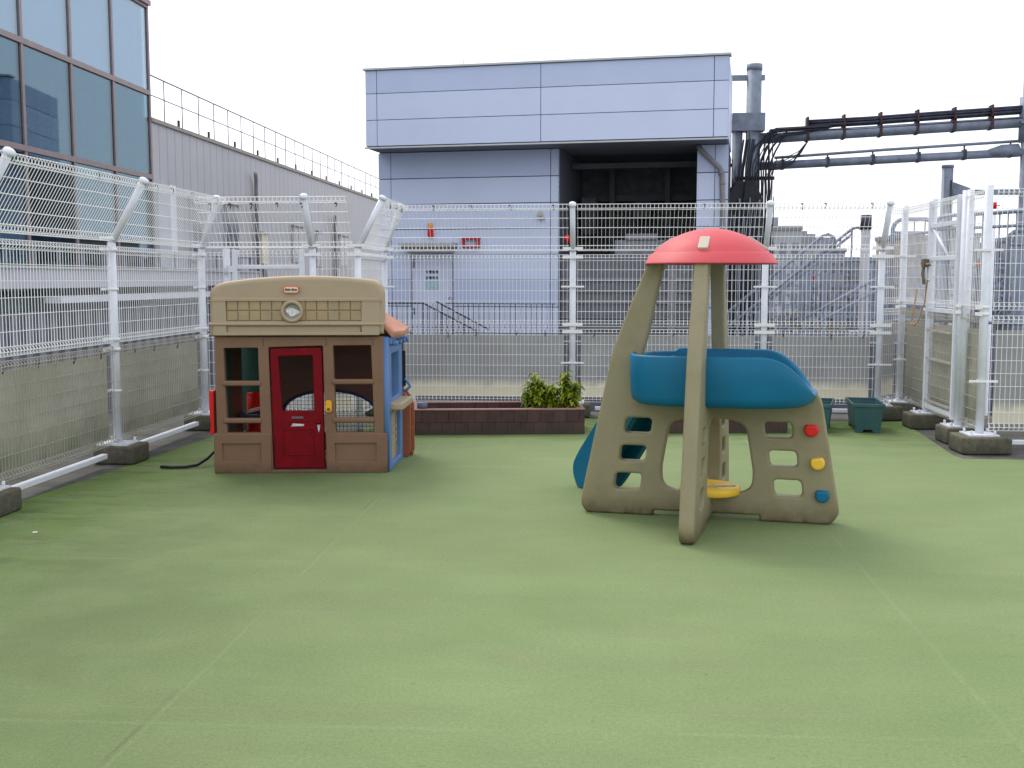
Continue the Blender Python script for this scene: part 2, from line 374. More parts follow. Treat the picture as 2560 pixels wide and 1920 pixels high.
def post_mesh(h, r=.034, cap=False):
    b = MB(); b.tube([(0,0,0),(0,0,h)], r, 14)
    if cap: b.lathe([(0,h+.022),(.02,h+.02),(.036,h+.01),(.042,h-.004),(.042,h-.02),(.03,h-.02)], 14)
    return b
def arm(parent, x, y, z0, dx, dy, dz, r=.03):
    b = MB(); a = Vector((x,y,z0)); c = Vector((x+dx,y+dy,z0+dz))
    b.tube([a, c], r, 12)
    q = (c-a).normalized().to_track_quat('Z','Y').to_matrix().to_4x4(); q.translation = c
    o = b.build('inclined_arm', WHITE, parent)
    k = MB(); k.lathe([(.0001,.024),(.02,.022),(.036,.012),(.041,0),(.041,-.018),(.03,-.018)], 14, q); k.build('cap', WHITE, o)
    return o
def clamp(parent, x, y, z, ax='x', w=.10, h=.026, two=True):
    b = MB(); b.lathe([(.040,-h/2),(.042,-h/2),(.042,h/2),(.040,h/2)], 14, Matrix.Translation((x,y,z)))
    if ax == 'x': b.box((x-w,y-.052,z-h/2),(x+w,y-.042,z+h/2))
    else: b.box((x+(.042 if x < 0 else -.052),y-w,z-h/2),(x+(.052 if x < 0 else -.042),y+w,z+h/2))
    return b.build('clamp', WIRE, parent)
def base_plate(parent, x, y, z, s=.13):
    b = MB(); b.box((x-s,y-s,z),(x+s,y+s,z+.012))
    for i in (-1,1):
        for j in (-1,1):
            b.tube([(x+i*s*.75,y+j*s*.75,z+.01),(x+i*s*.75,y+j*s*.75,z+.045)], .011, 8)
    return b.build('base_plate', WHITE, parent)
def put_panel(parent, p0, p1, z0, z1, inward, tilt=0., wm=None):
    """mesh panel from p0 to p1 (x,y); its folds point to the side 'inward'"""
    p0 = Vector(p0); p1 = Vector(p1); dv = p1-p0; L_ = dv.length
    me = mesh_panel_data(L_, z1-z0, wm); o = bpy.data.objects.new('mesh_panel', me); COL.objects.link(o); o.parent = parent
    ang = math.atan2(dv.y, dv.x)
    o.location = (p0.x, p0.y, z0); o.rotation_mode = 'ZYX' if False else 'XYZ'
    o.rotation_euler = (tilt, 0, ang)
    return o
def put_sheet(parent, p0, p1, z0, z1, m, back=.03):
    p0 = Vector(p0); p1 = Vector(p1); dv = p1-p0; ang = math.atan2(dv.y, dv.x); L_ = dv.length
    b = MB(); b.box((.05,back,0),(L_-.05,back+.004,z1-z0))
    o = b.build('backing_sheet', m, parent, loc=(p0.x,p0.y,z0), rot=(0,0,ang)); return o
def ties(parent, p0, p1, z, n, tilt_off=(0,0,0)):
    p0 = Vector(p0); p1 = Vector(p1)
    for i in range(n):
        t = (i+.5+random.uniform(-.25,.25))/n; q = p0.lerp(p1, t)
        b = MB(); x, y, zz = q.x+tilt_off[0], q.y+tilt_off[1], z+tilt_off[2]
        L_ = random.uniform(.03,.07)
        b.tube([(x,y,zz+.015),(x+.012,y-.01,zz-.01),(x+random.uniform(-.01,.012),y-.01,zz-L_)], .005, 5)
        b.tube([(x-.012,y-.02,zz),(x+.012,y-.02,zz+.004)], .008, 5)
        b.build('cable_tie', TIE, parent)
PB = .155
def bay(f, p0, p1, arms=None, sheet=None, low=True, tn=3, nt_=3):
    g = .045; p0 = Vector(p0); p1 = Vector(p1); dv = (p1-p0).normalized(); a = p0+dv*g; c = p1-dv*g
    if low: put_panel(f, a, c, PB, .955, None, wm=WWIRE if sheet is SHEET_L else None)
    put_panel(f, a, c, .985, 1.765, None)
    if sheet: put_sheet(f, a, c, PB+.05, .885, sheet)
    if arms is not None:
        ang = math.atan2(dv.y, dv.x); nn = Vector((-dv.y, dv.x))      # outward (away from camera side)
        put_panel(f, a, c, 1.81, 1.81+.555, None, tilt=arms)
        ties(f, a, c, 2.28, nt_, tilt_off=(nn.x*-math.sin(arms)*.5*1, nn.y*-math.sin(arms)*.5, 0))
    ties(f, a, c, .92, tn)

# left fence: outward is -X, so run it from far to near so that local -y (folds) faces +X ... direction (0,1) has local -y = +X
TL = R(30)
fl = thing('mesh_fence', 'white wire mesh fence along the left edge with arms leaning over the floor', 'fence', (-3.955, 8.6, 0))
def rel(o, x, y): return (x-o.location.x, y-o.location.y)
YS = [4.58, 6.59, 8.60, 10.60]
for i in range(3):
    bay(fl, rel(fl,-3.955,YS[i]), rel(fl,-3.955,YS[i+1]), arms=R(31), sheet=SHEET_L, tn=4, nt_=4)
for y in YS[:]:
    o = post_mesh(1.80-.15).build('post', WHITE, fl, loc=(*rel(fl,-3.955,y), .15))
    arm(fl, *rel(fl,-3.955,y), 1.79, .29 if y < 10 else .22, 0 if y < 10 else -.12, .50)
    base_plate(fl, *rel(fl,-3.955,y), .15)
    for z in (.59, 1.42, .93, 1.01, 1.74, 1.83): clamp(fl, 0 - .0, y-8.6, z, 'y', .10, .022 if z in (.59,1.42) else .03)
for y0, y1 in ((4.9,6.35),(6.95,8.35),(8.88,10.35)):
    b = MB(); b.box((-3.98+3.955,y0-8.6,.065),(-3.93+3.955,y1-8.6,.105)); b.build('bottom_rail', WHITE, fl, bevel=.005)

# short return behind the playhouse
fr = thing('mesh_fence', 'short white mesh fence run crossing behind the tan playhouse roof', 'fence', (-3.4, 10.6, 0))
def rl(x, y): return rel(fr, x, y)
put_panel(fr, rl(-3.91,10.6), rl(-3.72,10.6), .985, 1.765, None); put_panel(fr, rl(-3.91,10.6), rl(-3.72,10.6), PB, .955, None)
put_panel(fr, rl(-3.91,10.6), rl(-2.87,10.6), 1.81, 2.365, None, tilt=R(31)); put_panel(fr, rl(-2.79,10.6), rl(-2.42,10.6), 1.81, 2.365, None, tilt=R(31))
put_panel(fr, rl(-2.79,10.6), rl(-2.42,10.6), .985, 1.765, None); put_panel(fr, rl(-2.79,10.6), rl(-2.42,10.6), PB, .955, None)
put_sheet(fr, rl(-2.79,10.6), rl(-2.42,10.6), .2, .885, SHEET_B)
for x in (-3.70, -2.83, -2.38):
    post_mesh(1.80-.0).build('post', WHITE, fr, loc=(*rl(x,10.6), .0))
arm(fr, *rl(-2.83,10.6), 1.79, 0, -.29, .50)
arm(fr, *rl(-2.38,10.6), 1.79, .26, 0, .50)
ties(fr, rl(-3.9,10.35), rl(-2.45,10.35), 2.22, 6)
for x in (-2.83,-2.38):
    for z in (1.74,1.83,1.0): clamp(fr, *rl(x,10.6), z, 'x', .09)
# gate in the return
g = thing('gate', 'white framed mesh gate behind the tan playhouse, set in the short fence run', 'gate', (-3.3, 10.56, 0))
b = MB(); 
for x in (-3.60,-2.925): b.box((x+3.3-.025,-.025,.1),(x+3.3+.025,.025,1.79))
b.build('gate_stile', WHITE, g, bevel=.006)
b = MB()
for z in (.12, .95, 1.62): b.box((-.275,-.02,z-.02),(.35,.02,z+.02))
b.build('gate_rail', WHITE, g, bevel=.005)
put_panel(g, (-.27,.012), (.345,.012), 1.0, 1.785, None); put_panel(g, (-.27,.012), (.345,.012), .15, .93, None)
b = MB()
for z in (1.60,.4): b.box((-.40,-.03,z-.03),(-.30,0.0,z+.03)); b.tube([(-.385,-.045,z-.06),(-.385,-.045,z+.07)], .013, 8)
b.build('hinge', WHITE, g)

# back fence, with the little return at its left
fb = thing('mesh_fence', 'long white mesh fence along the back of the roof in front of the lilac-grey building', 'fence', (-.3, 11.93, 0))
def bk(x, y): return rel(fb, x, y)
CX = -2.378
a0, a1 = bk(CX,11.93), bk(CX,10.6)
# return piece: local -y must face +X: go from near to far (direction +Y)
put_panel(fb, bk(CX,10.66), bk(CX,11.88), PB, .955, None); put_panel(fb, bk(CX,10.66), bk(CX,11.88), .985, 1.765, None)
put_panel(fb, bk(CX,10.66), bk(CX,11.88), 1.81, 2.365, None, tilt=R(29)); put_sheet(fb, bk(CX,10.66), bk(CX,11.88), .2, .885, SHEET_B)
ties(fb, bk(CX+.25,10.8), bk(CX+.25,11.8), 2.27, 3)
b = MB(); b.box((CX+.3-.02,10.64-11.93,1.70),(CX+.3+.02,11.89-11.93,1.75)); b.build('stiffener', WHITE, fb, bevel=.004)
BX = [CX, -.30, 1.763, 2.983]
for i in range(3):
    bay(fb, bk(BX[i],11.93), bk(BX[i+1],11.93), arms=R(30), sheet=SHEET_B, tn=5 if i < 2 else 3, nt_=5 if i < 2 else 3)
for i, x in enumerate(BX):
    post_mesh(1.80-.15).build('post', WHITE, fb, loc=(*bk(x,11.93), .15)); base_plate(fb, *bk(x,11.93), .15)
    if i == 0: arm(fb, *bk(x,11.93), 1.79, .22, -.20, .50)
    else: arm(fb, *bk(x,11.93), 1.79, 0, -.29, .50)
    for z in (.59, 1.42): clamp(fb, *bk(x,11.93), z, 'x', .125, .018)
    for z in (.93, 1.01, 1.74, 1.83): clamp(fb, *bk(x,11.93), z, 'x', .11, .034)
for x0, x1 in ((-2.1,-.55),(-.05,1.5),(2.0,2.75)):
    b = MB(); b.box((x0+.3,-.02,.065),(x1+.3,.02,.105)); b.build('bottom_rail', WHITE, fb, bevel=.005)

# right run with the gate, then on to the right
fg = thing('mesh_fence', 'straight white mesh fence run at the right holding the gate and three posts', 'fence', (3.31, 11.27, 0))
def rg(x, y): return rel(fg, x, y)
GY = [12.30, 11.27, 10.27, 9.72]
def bay2(f, p0, p1, r_, sheet=SHEET_B, gap=.045, flip=False):
    p0 = Vector(p0); p1 = Vector(p1); dv = (p1-p0).normalized(); a = p0+dv*gap; c = p1-dv*gap
    if flip: a, c = c, a
    put_panel(f, a, c, PB+.03, 1.185, None, wm=WWIRE if sheet is SHEET_L else None); put_panel(f, a, c, 1.235, 2.27, None)
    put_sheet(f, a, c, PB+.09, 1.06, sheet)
# direction -Y has local -y facing -X
bay2(fg, rg(3.31,12.30), rg(3.31,11.27), 0, SHEET_L)
bay2(fg, rg(3.31,10.27), rg(3.31,9.72), 0, SHEET_L)
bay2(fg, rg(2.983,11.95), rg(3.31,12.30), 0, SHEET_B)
for i, y in enumerate(GY):
    post_mesh(2.30-.15, .036 if i != 2 else .045).build('post', WHITE, fg, loc=(*rg(3.31,y), .15)); base_plate(fg, *rg(3.31,y), .15, .13)
    for z in (1.20,1.26): clamp(fg, *rg(3.31,y), z, 'y', .08, .03)
    if i in (0,3):
        for z in (.62,1.75): clamp(fg, *rg(3.31,y), z, 'x', .12, .02)
post_mesh(2.30-.15, .03).build('post', WHITE, fg, loc=(*rg(3.31,10.18), .15))
ff = thing('mesh_fence', 'white mesh fence bay leaving the picture at the right edge beyond the big post', 'fence', (3.31, 9.72, 0))
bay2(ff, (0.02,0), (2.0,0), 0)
b = MB(); b.box((.22,-.02,.065),(1.8,.02,.105)); b.build('bottom_rail', WHITE, ff, bevel=.005)
post_mesh(2.15).build('post', WHITE, ff, loc=(2.0,0,.15)); base_plate(ff, 2.0, 0, .15)
put_panel(ff, (2.04,0), (4,0), PB+.03, 1.185, None); put_panel(ff, (2.04,0), (4,0), 1.235, 2.27, None)
# gate leaf
g2 = thing('gate', 'tall white mesh gate with latch and orange cord in the right fence run', 'gate', (3.27, 11.2, 0))
b = MB(); b.box((-.02,-.03,.2),(.02,.03,2.27)); b.build('gate_stile', WHITE, g2, bevel=.006)
b = MB(); b.box((-.02,-.87,.2),(.02,-.83,2.27)); b.build('gate_stile', WHITE, g2, bevel=.006)
for z in (2.02, 1.70, 1.20, .24):
    b = MB(); b.box((-.015,-.83,z-.022),(.015,-.03,z+.022)); b.build('gate_rail', WHITE, g2, bevel=.004)
b = MB(); b.tube([(0,-.08,2.0),(0,-.55,1.72)], .014, 8); b.build('gate_brace', WHITE, g2)
put_panel(g2, (.012,-.03), (.012,-.83), 1.235, 2.27, None); put_panel(g2, (.012,-.03), (.012,-.83), PB+.03, 1.185, None, wm=WWIRE)
put_sheet(g2, (0.0,-.02), (0.0,-.84), .24, 1.06, SHEET_L)
for z in (1.00,.72,.30):
    b = MB(); b.box((-.025,-.82,z-.012),(-.012,-.05,z+.012)); b.build('rusty_bar', mat('rust_streaked_paint',(.42,.40,.36),.6,var=.1,scale=3,stain=.9,stain_scale=9,stain_col=(.16,.08,.03)), g2)
b = MB(); b.tube([(-.05,.10,1.66),(-.05,-.16,1.64)], .014, 8); b.box((-.07,-.04,1.62),(-.02,.05,1.70)); b.tube([(-.05,.03,1.64),(-.06,.02,1.55),(-.05,0,1.45)], .016, 8)
b.build('latch', mat('tarnished_brass',(.17,.14,.09),.5,metal=.4,var=.3,scale=20), g2, bevel=.002)
tag(MB().tube([(3.19,11.33,1.40),(3.18,11.38,1.2),(3.17,11.40,1.06),(3.19,11.28,1.06),(3.21,11.12,1.27),(3.2,11.03,1.50),(3.21,11.0,1.48)], .008, 6).tube([(3.17,11.40,1.05),(3.18,11.32,1.04)], .016, 6).build('cord', mat('orange_cord',(.50,.30,.19),.7,var=.3,scale=30)), 'thin pale orange cord hanging in a loop from the gate latch', 'cord')

# concrete footings
def footing(x, y, sx, sy, h, label):
    b = MB(); b.box((-sx/2,-sy/2,0),(sx/2,sy/2,h))
    o = b.build('concrete_block', CONC, bevel=.018, seg=3, loc=(x,y,0)); o.rotation_euler = (0,0,R(random.uniform(-2,2)))
    me = o.data
    return tag(o, label, 'concrete block', 'concrete footing blocks under the fence posts')
for a_ in ((-3.93,6.59,.34,.30,.15,'mossy concrete footing block cut by the left edge of the picture'),
          (-3.93,8.60,.35,.30,.15,'dark mossy concrete footing block under the middle post of the left fence'),
          (-3.95,10.60,.35,.30,.15,'dark footing block at the far left fence corner beside the playhouse'),
          (-2.38,11.93,.4,.34,.15,'concrete footing block behind the playhouse at the back fence corner'),
          (-.30,11.93,.4,.34,.15,'concrete footing block behind the brown planter and its leafy plant'),
          (1.763,11.93,.4,.34,.15,'concrete footing block behind the climbing toy under the back fence'),
          (3.02,11.93,.4,.34,.15,'dark footing block in the back right corner beside the green tub'),
          (3.34,12.30,.36,.3,.15,'dark footing block tucked furthest back in the right corner'),
          (3.31,11.27,.40,.32,.15,'dark stained footing block under the far gate post'),
          (3.33,10.27,.36,.34,.15,'pale stained footing block under the near gate post'),
          (3.31,9.70,.42,.36,.15,'largest mossy footing block nearest the camera on the right'),
          (5.31,9.72,.42,.36,.15,'concrete footing block off to the right of the picture')):
    footing(*a_)

# ------------------------------------------------------------------ climbing toy
cl = thing('climbing_toy', 'tan plastic climber with pink dome roof, blue basin and blue slide', 'climbing toy', (.68, 6.858, 0), R(-9.7))
TH = .088
hl = [[(-.520,.528),(-.356,.528),(-.344,.625),(-.508,.625)], [(-.553,.348),(-.389,.348),(-.377,.447),(-.541,.447)], [(-.586,.164),(-.420,.164),(-.408,.267),(-.574,.267)]]
def hole(h): return rounded(h, .030, 6)
tall = [(0,.035),(-.325,.035),(-.338,0),(-.765,0),(-.80,.05),(-.795,.12),(-.645,.85),(-.60,1.06),(-.52,1.27),(-.385,1.605),(-.265,1.645),(-.325,1.41),(-.37,1.17),(-.42,1.0),(-.42,.76),(0,.76),(0,.635),(-.13,.633),(-.235,.60),(-.285,.30),(-.275,.20),(-.20,.165),(0,.165)]
rad = [0,0,.01,.05,.03,.06,.1,.1,.1,.02,.02,.1,.1,.05,.02,0,0,.06,.07,.1,.06,.05,0]
tallr = rounded(tall, rad, 5)
holes = [hole(h) for h in hl]
panel('climbing_panel', TAN, cl, tallr, holes, TH, .016)
short = [(0,.035),(.325,.035),(.338,0),(.76,0),(.805,.07),(.80,.12),(.688,.76),(.655,.815),(.60,.815),(.56,.76),(0,.76),(0,.635),(.13,.633),(.235,.60),(.285,.30),(.275,.20),(.20,.165),(0,.165)]
rads = [0,0,.01,.06,.03,.06,.06,.04,.03,.03,0,0,.06,.07,.1,.06,.05,0]
hr = [[(-x,z) for x,z in reversed(h)] for h in hl]
sp = panel('climbing_panel', TAN, cl, list(reversed(rounded(short, rads, 5))), [hole(h) for h in hr], TH, .016)
# front and back tall panels: the same moulding turned
panel('climbing_panel', TAN, cl, tallr, holes, TH, .016, rot=(0,0,R(86)))
panel('climbing_panel', TAN, cl, tallr, holes, TH, .016, rot=(0,0,R(-94)))
# buttons
def button(x, z, m, rot=0):
    pts = rounded([(.043*math.cos(t), min(.030, .043*math.sin(t))) for t in [math.pi*2*k/24 for k in range(24)]], 0); pts = list(reversed(pts))
    return panel('button', m, cl, list(reversed(pts)), [], .075, .014, loc=(x,-.05,z), rot=(0,rot,0))
button(.626,.587,RED); button(.668,.384,YEL,R(-8)); button(.700,.184,BLUE)
# dome
dm = MB().lathe([(.0005,1.812),(.05,1.810),(.11,1.800),(.17,1.782),(.23,1.757),(.28,1.728),(.325,1.694),(.352,1.664),(.358,1.658),(.372,1.655),(.402,1.602),(.410,1.596),(.408,1.592),(.395,1.596),(.36,1.630),(.2,1.70),(.0005,1.74)], 64)
dm = dm.build('dome_roof', PINK, cl)
CAPM = mat('cap_tan_plastic', (.47,.42,.34), .5, var=.05, bump=.1, bscale=200)
for an in (0, 90, -90):
    b = MB(); b.prism(rounded(rect(-.031,-.064,.031,.064), .012, 4), -.012, .012)
    ang = R(an-4)
    M = Matrix.Rotation(ang, 4, 'Z') @ Matrix.Translation((0,-.288,1.712)) @ Matrix.Rotation(R(-56), 4, 'X')
    o = b.build('leg_cap', CAPM, cl, bevel=.005); o.matrix_local = M
# basin
def basin():
    b = MB(); N = 96
    def sup(a, s, p=3.2):
        c, q = math.cos(a), math.sin(a); A = .66*s if c > 0 else .48*s; B = .43*s
        return (math.copysign(abs(c)**(2/p), c)*A, math.copysign(abs(q)**(2/p), q)*B)
    def rim(x, y):
        if x > .34: t = min(1, (x-.34)/.30); return 1.045-.225*(t**2.1)
        if x < -.25 and y > .15: return 1.045-.02
        return 1.045
    prof = [(.0,.735),(.80,.735),(.90,.742),(.965,.765),(.985,.80)]
    prof2 = ['o1','o2','t1','t2','i1']
    rows = []
    for s, z in prof: rows.append([(*sup(2*math.pi*j/N, max(s,.001)), z) for j in range(N)])
    for tg in prof2:
        row = []
        for j in range(N):
            a = 2*math.pi*j/N
            s = {'o1':1.0,'o2':1.0,'t1':.985,'t2':.95,'i1':.935}[tg]
            x, y = sup(a, s); h = rim(*sup(a, 1.0))
            z = {'o1': .80+(h-.80)*.5, 'o2': h-.012, 't1': h, 't2': h, 'i1': h-.015}[tg]
            if tg == 'o1': z = min(z, h-.013)
            row.append((x, y, z))
        rows.append(row)
    for s, z in ((.91,.80),(.85,.775),(.001,.775)): rows.append([(*sup(2*math.pi*j/N, s), z) for j in range(N)])
    vs = [p for r_ in rows for p in r_]; fs = []
    for i in range(len(rows)-1):
        for j in range(N): fs.append((i*N+j, i*N+(j+1) % N, (i+1)*N+(j+1) % N, (i+1)*N+j))
    b.add(vs, fs, smooth=True); return b
basin().build('basin', BLUE, cl)
# slide
sl_o = bpy.data.objects  # slide parts in a frame turned towards the back left
Ms = Matrix.Rotation(R(132), 4, 'Z')
side = rounded([(.42,1.0),(.50,.99),(1.22,.27),(1.30,.17),(1.30,.09),(1.24,0),(1.08,0),(1.0,.07),(.42,.70)], [.02,.08,.08,.05,.05,.03,.03,.1,.02], 4)
b = MB(); 
for y in (-.07,.17): b.prism(side, y, y+.04, Ms)
bed = [(.42,.80),(.55,.775),(1.15,.13),(1.29,.085),(1.29,.065),(1.14,.10),(.53,.745),(.42,.77)]
b.prism(bed, -.035, .175, Ms)
b.build('slide', BLUE, cl, bevel=.008)
for (x, z) in ((-.33,.80),(.60,.78),(.03,.72),(-.03,.10),(.03,.10)):
    MB().tube([(x,-.046,z),(x,-.056,z)], .012, 12).build('bolt', mat('bolt_grey', (.10,.10,.10), .4, metal=.6), cl)
# round yellow seat
b = MB(); b.lathe([(.0005,.212),(.165,.212),(.182,.207),(.19,.195),(.19,.165),(.182,.158),(.0005,.158)], 48, Matrix.Translation((.02,0,0)))
b.build('round_step', YEL, cl)
b = MB(); b.prism([(-.09,-.01),(-.03,.045),(-.02,.02),(.10,.02),(.10,-.015),(-.02,-.015),(-.03,-.05)], -.001, .001, Matrix.Translation((.085,-.06,.2145)) @ Matrix.Rotation(R(20),4,'Z') @ Matrix.Rotation(R(-90),4,'X'))
b.build('worn_patch', mat('worn_patch_grey', (.42,.36,.24), .7, var=.3, scale=40), cl)

# ------------------------------------------------------------------ playhouse
PH = thing('playhouse', 'brown plastic playhouse with tan arched header and dark red door', 'playhouse', (-2.972, 8.137, 0), R(6.34))
W_ = 1.312
out_ = rect(.02, .02, W_, 1.06)
wl = [(.100,.315),(.358,.315),(.350,.975),(.088,.972)]
wr = [(.940,.315),(1.236,.315),(1.218,.993),(.925,.990)]
dr = [(.448,.022),(.862,.022),(.848,.99),(.430,.978)]
panel('front_wall', BROWN, PH, out_, [rounded(wl,.008,2), rounded(wr,.008,2), rounded(dr,.012,3)], .07, .006, loc=(0,.035,0))
# raised lower wainscot each side of the door
for (x0, x1) in ((.0,.440),(.868,1.338)):
    q = rounded(rect(x0,0,x1,.308), .008, 2)
    hx0, hx1 = (.064,.362) if x0 == 0 else (.934,1.251)
    panel('wainscot', BROWN, PH, q, [rect(hx0,.092,hx1,.233)], .03, .005, loc=(0,-.006,0))
    b = MB(); b.box((hx0-.004,-.004,.088),(hx1+.004,.006,.237)); b.build('recess_panel', BROWN, PH)
b = MB(); b.box((.43,-.018,0),(.875,.05,.022)); b.build('door_sill', BROWN, PH, bevel=.004)
for (x0, x1) in ((.30,.302),(.0,.0)): pass
b = MB()
for x0, x1, z in ((.070,.370,.700),(.072,.368,.410),(.912,1.236,.710),(.914,1.238,.412)):
    b = MB(); b.box((x0,-.014,z-.02),(x1,.03,z+.02)); b.build('window_bar', BROWN, PH, bevel=.012, seg=3)
# thin moulding strips on the upper wall
b = MB()
for x in (.365,.382,.895,.375): pass
b.box((.392,-.003,.99),(.396,.0,1.05)); b.box((.872,-.003,.99),(.876,.0,1.05)); b.box((1.232,-.003,.99),(1.236,0,1.05)); b.build('moulding', BRBACK, PH)
# door
dq = [(.456,.032),(.850,.032),(.838,.975),(.440,.968)]
dw = [(.524,.484),(.772,.484),(.766,.914),(.503,.906)]
dor = panel('door', DRED, PH, rounded(dq,.02,3), [rounded(dw,.008,2)], .045, .008, loc=(0,.03,0))
b = MB()
for x0,z0,x1,z1 in ((.53,.338,.77,.346),(.53,.135,.775,.143),(.53,.14,.536,.34),(.764,.14,.770,.34),(.56,.400,.73,.410)):
    b.box((x0,-.028,z0),(x1,-.020,z1))
b.build('door_moulding', DRED, dor, bevel=.002)
b = MB(); b.prism(rounded(rect(.598,.424,.69,.440),.007,4), -.028, -.022); b.build('mail_slot', mat('slot_grey',(.12,.11,.12),.6), dor)
b = MB(); b.prism([(.592,.363),(.688,.366),(.695,.380),(.606,.386)], -.0275, -.022); b.build('sticker', STICK, dor)
b = MB(); b.lathe([(.0005,.03),(.012,.028),(.018,.018),(.014,.0)], 16, Matrix.Translation((.806,-.022,.395)) @ Matrix.Rotation(R(90),4,'X')); b.build('knob', DRED, dor)
b = MB(); b.prism([(.794,.375),(.818,.378),(.815,.35),(.808,.318),(.802,.33)], -.0275, -.022); b.build('sticker', STICK, dor)
# bell
b = MB(); b.prism(rounded(rect(.862,.474,.912,.567),.022,5), -.018, .0); bl = b.build('door_bell', mat('amber_plastic',(.75,.38,.02),.35,var=.08), PH, bevel=.004)
b = MB(); b.prism(rounded(rect(.875,.486,.899,.508),.008,4), -.022, -.016); b.build('bell_button', mat('bell_brown',(.18,.09,.02),.5), bl)
# header
hd = [(-.010,1.062),(1.318,1.080),(1.322,1.395),(1.300,1.465),(1.25,1.495),(1.08,1.515),(.85,1.527),(.62,1.527),(.36,1.512),(.12,1.482),(.04,1.458),(-.004,1.41)]
rr = [.01,.01,.09,.07,.06,.1,.1,.1,.1,.08,.05,.06]
panel('header', HEAD, PH, rounded(hd, rr, 6), [], .20, .035, loc=(0,.072,0), res=5)
panel('header_face', HEAD, PH, rounded([(.022,1.072),(1.290,1.072),(1.290,1.358),(.022,1.358)], .01, 3), [rect(.124,1.180,1.153,1.338), rect(.124,1.096,1.154,1.146)], .026, .005, loc=(0,-.036,0))
# ledge under the tiles, edge bands
b = MB(); b.box((-.012,-.062,1.148),(1.322,-.03,1.170)); b.build('ledge', HEAD, PH, bevel=.008)
b = MB(); b.box((-.012,-.054,1.335),(1.322,-.04,1.341)); b.build('moulding', HEAD, PH)
b = MB(); b.box((.135,-.036,1.09),(1.143,-.028,1.14)); b.build('recess_panel', HEAD, PH, bevel=.003)
for r_ in range(2):
    for c_ in range(12):
        x0 = .128+c_*.0855; z0 = 1.183+r_*.079
        b = MB(); b.box((x0+.003,-.040,z0+.003),(x0+.0825,-.028,z0+.076)); b.build('tile', YTILE, PH, bevel=.004)
# round ring with worn disc
M = Matrix.Translation((.628,-.055,1.256)) @ Matrix.Rotation(R(90),4,'X')
ring = MB(); prof = [(.072+.014*math.cos(t*math.pi/6), .014*math.sin(t*math.pi/6)+.004) for t in range(13)]
ring.lathe(prof, 40, M); rg_ = ring.build('ring', HEAD, PH)
b = MB(); b.lathe([(.0005,0),(.06,0)], 32, Matrix.Translation((.628,-.044,1.256)) @ Matrix.Rotation(R(90),4,'X')); b.build('disc', mat('disc_grey',(.28,.27,.24),.6,var=.1), rg_)
b = MB(); b.prism([(.575,1.272),(.60,1.285),(.635,1.280),(.672,1.262),(.69,1.248),(.665,1.236),(.64,1.222),(.612,1.216),(.60,1.236),(.582,1.246)], -.047, -.0445); b.build('worn_dial', mat('worn_dial',(.62,.63,.64),.6,var=.35,scale=60), rg_)
# badge
b = MB(); b.prism(rounded(rect(.561,1.393,.682,1.449),.022,6), -.050, -.0455); bd = b.build('badge', mat('badge_red',(.60,.14,.12),.5,var=.1), PH)
b = MB(); b.prism(rounded(rect(.570,1.400,.675,1.442),.018,6), -.0525, -.0495); b.build('badge_face', mat('badge_cream',(.78,.58,.32),.5,var=.1), bd)
text_mesh('badge_lettering', 'little tikes', .023, mat('badge_blue',(.04,.06,.22),.5), bd, (.6225,-.054,1.421), bold=.0009)
# left side wall (green and dark brown inside), gap, green corner post
b = MB(); b.box((.025,.07,.02),(.055,.38,1.06)); b.build('side_wall', GREENP, PH)
b = MB(); b.box((.025,.38,.02),(.050,.80,1.06)); b.build('side_wall', BRBACK, PH)
b = MB(); b.box((.0,.97,.02),(.29,1.02,1.06)); b.build('corner_panel', GREENP, PH, bevel=.005)
b = MB(); b.box((.025,.80,.02),(.05,1.02,.2)); b.box((.025,.80,.98),(.05,1.02,1.06)); b.build('side_wall', BROWN, PH)
b = MB(); b.tube([(.13,.88,.02),(.13,.88,.52)], .062, 24); b.lathe([(.062,.52),(.055,.54),(.0005,.545)], 24, Matrix.Translation((.13,.88,0))); b.build('red_column', RED, PH)
b = MB(); b.lathe([(.0005,.07),(.04,.06),(.062,.03),(.066,0),(.055,-.05),(.02,-.07),(.0005,-.072)], 20, Matrix.Translation((.25,.93,.59))); b.build('round_lamp', GREENP, PH)
b = MB(); b.box((.07,.55,.33),(.24,.80,.39)); b.build('shelf', NAVY, PH, bevel=.01)
b = MB(); b.prism([(.12,.0),(.27,.04),(.25,.055),(.14,.03)], .60, .70, Matrix.Translation((0,0,.39))); b.build('book', mat('beige_book',(.50,.42,.28),.6), PH)
b = MB(); b.prism(rounded([(-.045,.30),(-.005,.30),(-.005,.64),(-.04,.64),(-.04,.42),(-.03,.38)], .012, 3), .03, .12); b.build('side_bracket', RED, PH, bevel=.005)
# back wall with arched opening and net
arch = [(.37,.18),(1.14,.18),(1.14,.36)] + [(.755+.385*math.cos(t), .36+.17*math.sin(t)) for t in [math.pi*i/12 for i in range(1,12)]] + [(.37,.36)]
panel('back_wall', BRBACK, PH, rect(.29,.02,1.40,1.06), [arch], .05, .004, loc=(0,1.0,0))
b = MB()
for i in range(24): b.box((.37+i*.033,1.034,.17),(.3735+i*.033,1.037,.56))
for i in range(12): b.box((.36,1.031,.19+i*.032),(1.15,1.034,.1935+i*.032))
b.build('net', BLACK, PH)
b = MB()
for i in range(13):
    t0 = math.pi*i/12; 
b.tube([(.355,.965,.36)]+[(.755+.40*math.cos(math.pi-math.pi*i/12),.965,.36+.185*math.sin(math.pi*i/12)) for i in range(1,12)]+[(1.155,.965,.36),(1.155,.965,.16)], .013, 8)
b.build('arch_trim', NAVY, PH)
b = MB(); b.box((.02,.18,1.07),(1.40,1.02,1.10)); b.build('roof', BROWN, PH, bevel=.01)  # unseen flat cover, added to keep the playhouse interior dark
b = MB()
